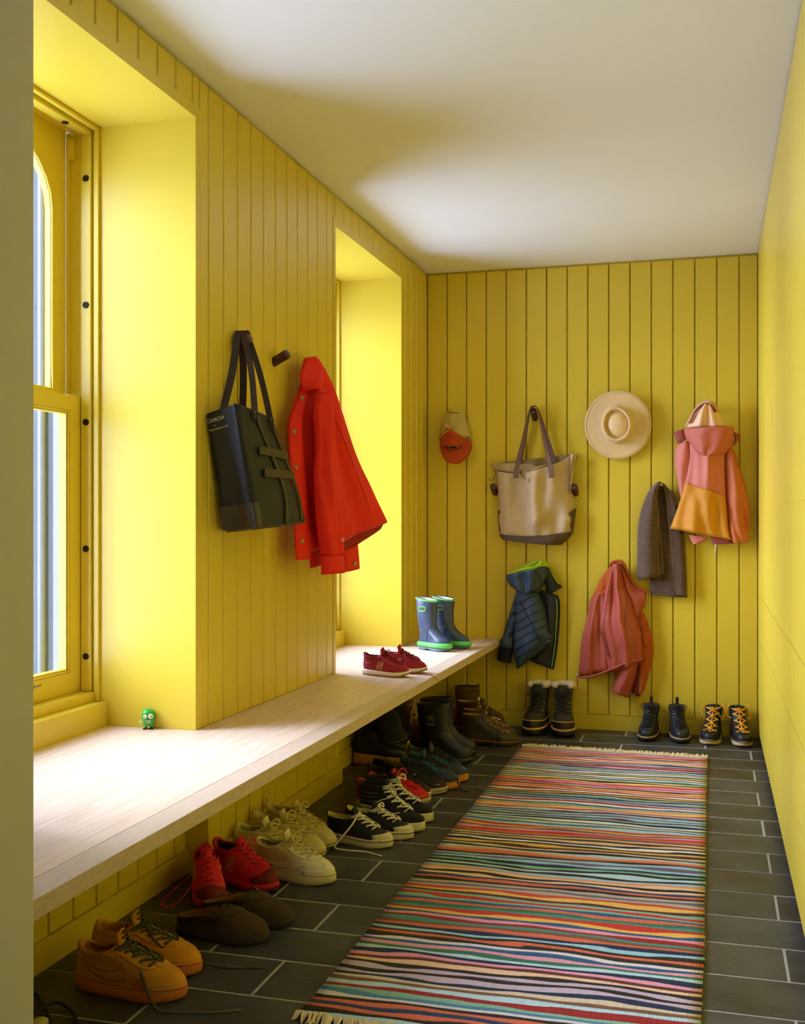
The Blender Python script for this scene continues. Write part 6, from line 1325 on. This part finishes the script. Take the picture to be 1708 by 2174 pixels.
# ================================================================== rug, cable, outlet
def rug_mat():
    m = bpy.data.materials.new('striped_rag_weave'); m.use_nodes = True; nt = m.node_tree; N = nt.nodes; L = nt.links; b = N['Principled BSDF']
    tc = N.new('ShaderNodeTexCoord'); sx = N.new('ShaderNodeSeparateXYZ'); L.new(tc.outputs['Object'], sx.inputs[0])
    def math_(op, a, b_=None, c_=None):
        n = N.new('ShaderNodeMath'); n.operation = op
        for i, v in enumerate((a, b_, c_)):
            if v is None: continue
            if hasattr(v, 'links') or hasattr(v, 'is_linked'): L.new(v, n.inputs[i])
            else: n.inputs[i].default_value = v
        return n.outputs[0]
    def nz(sx_, sy_, det=2, w=0.0):
        cb = N.new('ShaderNodeCombineXYZ'); L.new(math_('MULTIPLY', sx.outputs[0], sx_), cb.inputs[0]); L.new(math_('MULTIPLY', sx.outputs[1], sy_), cb.inputs[1]); cb.inputs[2].default_value = w
        n = N.new('ShaderNodeTexNoise'); n.inputs['Scale'].default_value = 1.0; n.inputs['Detail'].default_value = det; L.new(cb.outputs[0], n.inputs['Vector']); return n.outputs['Fac']
    v = math_('MULTIPLY', sx.outputs[1], 54.0)
    v = math_('MULTIPLY_ADD', nz(1.7, 5.0, 1), 4.0, v)
    v = math_('MULTIPLY_ADD', nz(4.2, 18.0, 1, 3.0), 2.7, v)
    v = math_('MULTIPLY_ADD', nz(60.0, 260.0, 1, 7.0), 0.10, v)
    fl = math_('FLOOR', v)
    wn = N.new('ShaderNodeTexWhiteNoise'); wn.noise_dimensions = '1D'; L.new(fl, wn.inputs['W'])
    rp = N.new('ShaderNodeValToRGB'); rp.color_ramp.interpolation = 'CONSTANT'
    cols = [(36, 28, 26), (150, 30, 36), (40, 88, 132), (200, 70, 60), (52, 108, 92), (96, 46, 48), (24, 40, 72), (120, 84, 66), (196, 48, 44), (40, 34, 30), (70, 130, 168), (110, 92, 120), (84, 40, 46), (30, 60, 100), (222, 150, 110)]
    lights = [(232, 226, 222), (150, 196, 220), (226, 180, 84), (222, 150, 176), (226, 190, 160), (130, 178, 160), (176, 168, 156), (214, 206, 216), (212, 104, 78), (240, 236, 230), (228, 200, 130), (176, 208, 226), (190, 170, 196), (70, 140, 130), (206, 190, 170)]
    e = rp.color_ramp.elements
    while len(e) < len(cols): e.new(0.5)
    for i, c_ in enumerate(cols): e[i].position = i/len(cols); e[i].color = (*srgb(*c_), 1)
    L.new(wn.outputs['Value'], rp.inputs[0])
    r2 = N.new('ShaderNodeValToRGB'); r2.color_ramp.interpolation = 'CONSTANT'; e = r2.color_ramp.elements
    while len(e) < len(lights): e.new(0.5)
    for i, c_ in enumerate(lights): e[i].position = i/len(lights); e[i].color = (*srgb(*c_), 1)
    L.new(wn.outputs['Value'], r2.inputs[0])
    par = math_('GREATER_THAN', math_('FRACT', math_('MULTIPLY', fl, 0.5)), 0.25)
    mixp = N.new('ShaderNodeMix'); mixp.data_type = 'RGBA'; L.new(par, mixp.inputs[0]); L.new(rp.outputs[0], mixp.inputs[6]); L.new(r2.outputs[0], mixp.inputs[7])
    # a soft second tone inside each strip
    hv = N.new('ShaderNodeHueSaturation'); L.new(mixp.outputs[2], hv.inputs['Color']); L.new(math_('MULTIPLY_ADD', nz(240.0, 240.0, 1, 1.0), 0.5, 0.75), hv.inputs['Value'])
    L.new(hv.outputs[0], b.inputs['Base Color']); b.inputs['Roughness'].default_value = 0.95
    wv = N.new('ShaderNodeTexWave'); wv.bands_direction = 'X'; wv.inputs['Scale'].default_value = 85; wv.inputs['Distortion'].default_value = 1.0; L.new(tc.outputs['Object'], wv.inputs['Vector'])
    fr = math_('FRACT', v); rd = math_('MULTIPLY', fr, math_('SUBTRACT', 1.0, fr)); hh = math_('MULTIPLY_ADD', rd, 3.0, math_('MULTIPLY', wv.outputs['Fac'], 0.35))
    bp = N.new('ShaderNodeBump'); bp.inputs['Strength'].default_value = 0.7; bp.inputs['Distance'].default_value = 0.004; L.new(hh, bp.inputs['Height']); L.new(bp.outputs[0], b.inputs['Normal'])
    return m
rug = thing('rug', 'multicoloured striped rag rug with cream fringe on the slate floor', 'rug', (0.632, -3.60, 0.0), 0.0)
RUGM = rug_mat(); FRG = M('cream_fringe', (222, 204, 160), 0.95, 0.12, 80, 0.4, 300)
RWD, RLN = 0.878, 3.02
nx, ny = 22, 150; V = []; F = []
for j in range(ny+1):
    for i in range(nx+1):
        u, v = i/nx, j/ny; ex = 0.0
        if i in (0, nx): ex = 0.0035*noise.noise(Vector((i, v*70, 0)))+0.006*noise.noise(Vector((i+5, v*6, 0)))
        z = 0.0085+0.0016*noise.noise(Vector((u*3, v*14, 2)))
        V.append((u*RWD+ex, v*RLN+0.010*noise.noise(Vector((u*2.2, v*3, 4))) - 0.030*u*(1 if True else 0) + (0.0), z))
w = nx+1; top = len(V); V += [(x, y, 0.0008) for x, y, z in V]
for j in range(ny):
    for i in range(nx):
        q = (j*w+i, j*w+i+1, (j+1)*w+i+1, (j+1)*w+i); F += [q, tuple(top+x for x in reversed(q))]
    F += [(j*w, top+j*w, top+(j+1)*w, (j+1)*w), (j*w+nx, (j+1)*w+nx, top+(j+1)*w+nx, top+j*w+nx)]
for i in range(nx): F += [(i, i+1, top+i+1, top+i), (ny*w+i, top+ny*w+i, top+ny*w+i+1, ny*w+i+1)]
mesh('weave', V, F, RUGM, rug, True)
def fringe(name, y0, sgn, seed, slope):
    """knotted warp ends, too fine to count, one band"""
    r_ = random.Random(seed); V = []; F = []
    N_ = 150
    for k in range(N_):
        x = RWD*(k+0.5)/N_; L0 = r_.uniform(0.022, 0.040); a = r_.uniform(-0.9, 0.9); yy = y0+slope*x
        pts = [Vector((x, yy-sgn*0.004, 0.006)), Vector((x+a*0.003, yy+sgn*L0*0.4, 0.012+r_.uniform(0, 0.008))), Vector((x+a*0.008, yy+sgn*L0*0.8, 0.006)), Vector((x+a*0.013, yy+sgn*L0, 0.003))]
        b0 = len(V)
        for p, rr in zip(pts, (0.0036, 0.0044, 0.0034, 0.0016)):
            for q in range(5): th = 2*PI*q/5; V.append(p+Vector((math.cos(th)*rr, 0, math.sin(th)*rr)))
        for i in range(3):
            for q in range(5): F.append((b0+i*5+q, b0+i*5+(q+1) % 5, b0+(i+1)*5+(q+1) % 5, b0+(i+1)*5+q))
    return mesh(name, V, F, FRG, rug, True, 'stuff')
fringe('fringe', RLN+0.002, 1, 3, -0.034); fringe('fringe', -0.002, -1, 4, -0.034)

CAB = M('black_cable_rubber', (18, 18, 16), 0.5, 0.05)
cb = tube('power_cable', [p for p in catmull([onZ(20, 2140, 0.005), onZ(75, 2110, 0.005), onZ(95, 2140, 0.006), onZ(108, 2175, 0.006), onZ(112, 2215, 0.006), onZ(70, 2230, 0.006), onZ(55, 2170, 0.013), onZ(80, 2145, 0.016), onZ(115, 2128, 0.014), onZ(145, 2140, 0.008), onZ(165, 2175, 0.005), onZ(175, 2240, 0.005)], 8)], 0.0042, CAB, None, 8)
tag(cb, 'black power cable coiled on the floor by the doorway', 'cable')
pl = onZ(92, 2176, 0.0)
pg = thing('power_plug', 'cream plug end lying beside the black cable', 'plug', (pl.x, pl.y-0.012, 0.0))
lathe('plug_body', [(0.0005, 0.0), (0.016, 0.0), (0.018, 0.004), (0.018, 0.014), (0.014, 0.018), (0.0005, 0.019)], M('cream_plastic', (214, 206, 170), 0.5), pg, 18, cap=False)
ol = thing('wall_outlet', 'yellow painted wall outlet under the bench', 'outlet', (0.0, -2.03, 0.29))
box('cover_plate', 0.0, 0.006, -0.040, 0.040, -0.115, 0.085, YEL, ol, 0.002); box('socket_insert', 0.006, 0.008, -0.017, 0.017, -0.07, 0.045, YEL, ol, 0.001)
for z in (-0.045, 0.03): box('slot', 0.0079, 0.0084, -0.003, 0.003, z-0.005, z+0.005, DARK, ol)
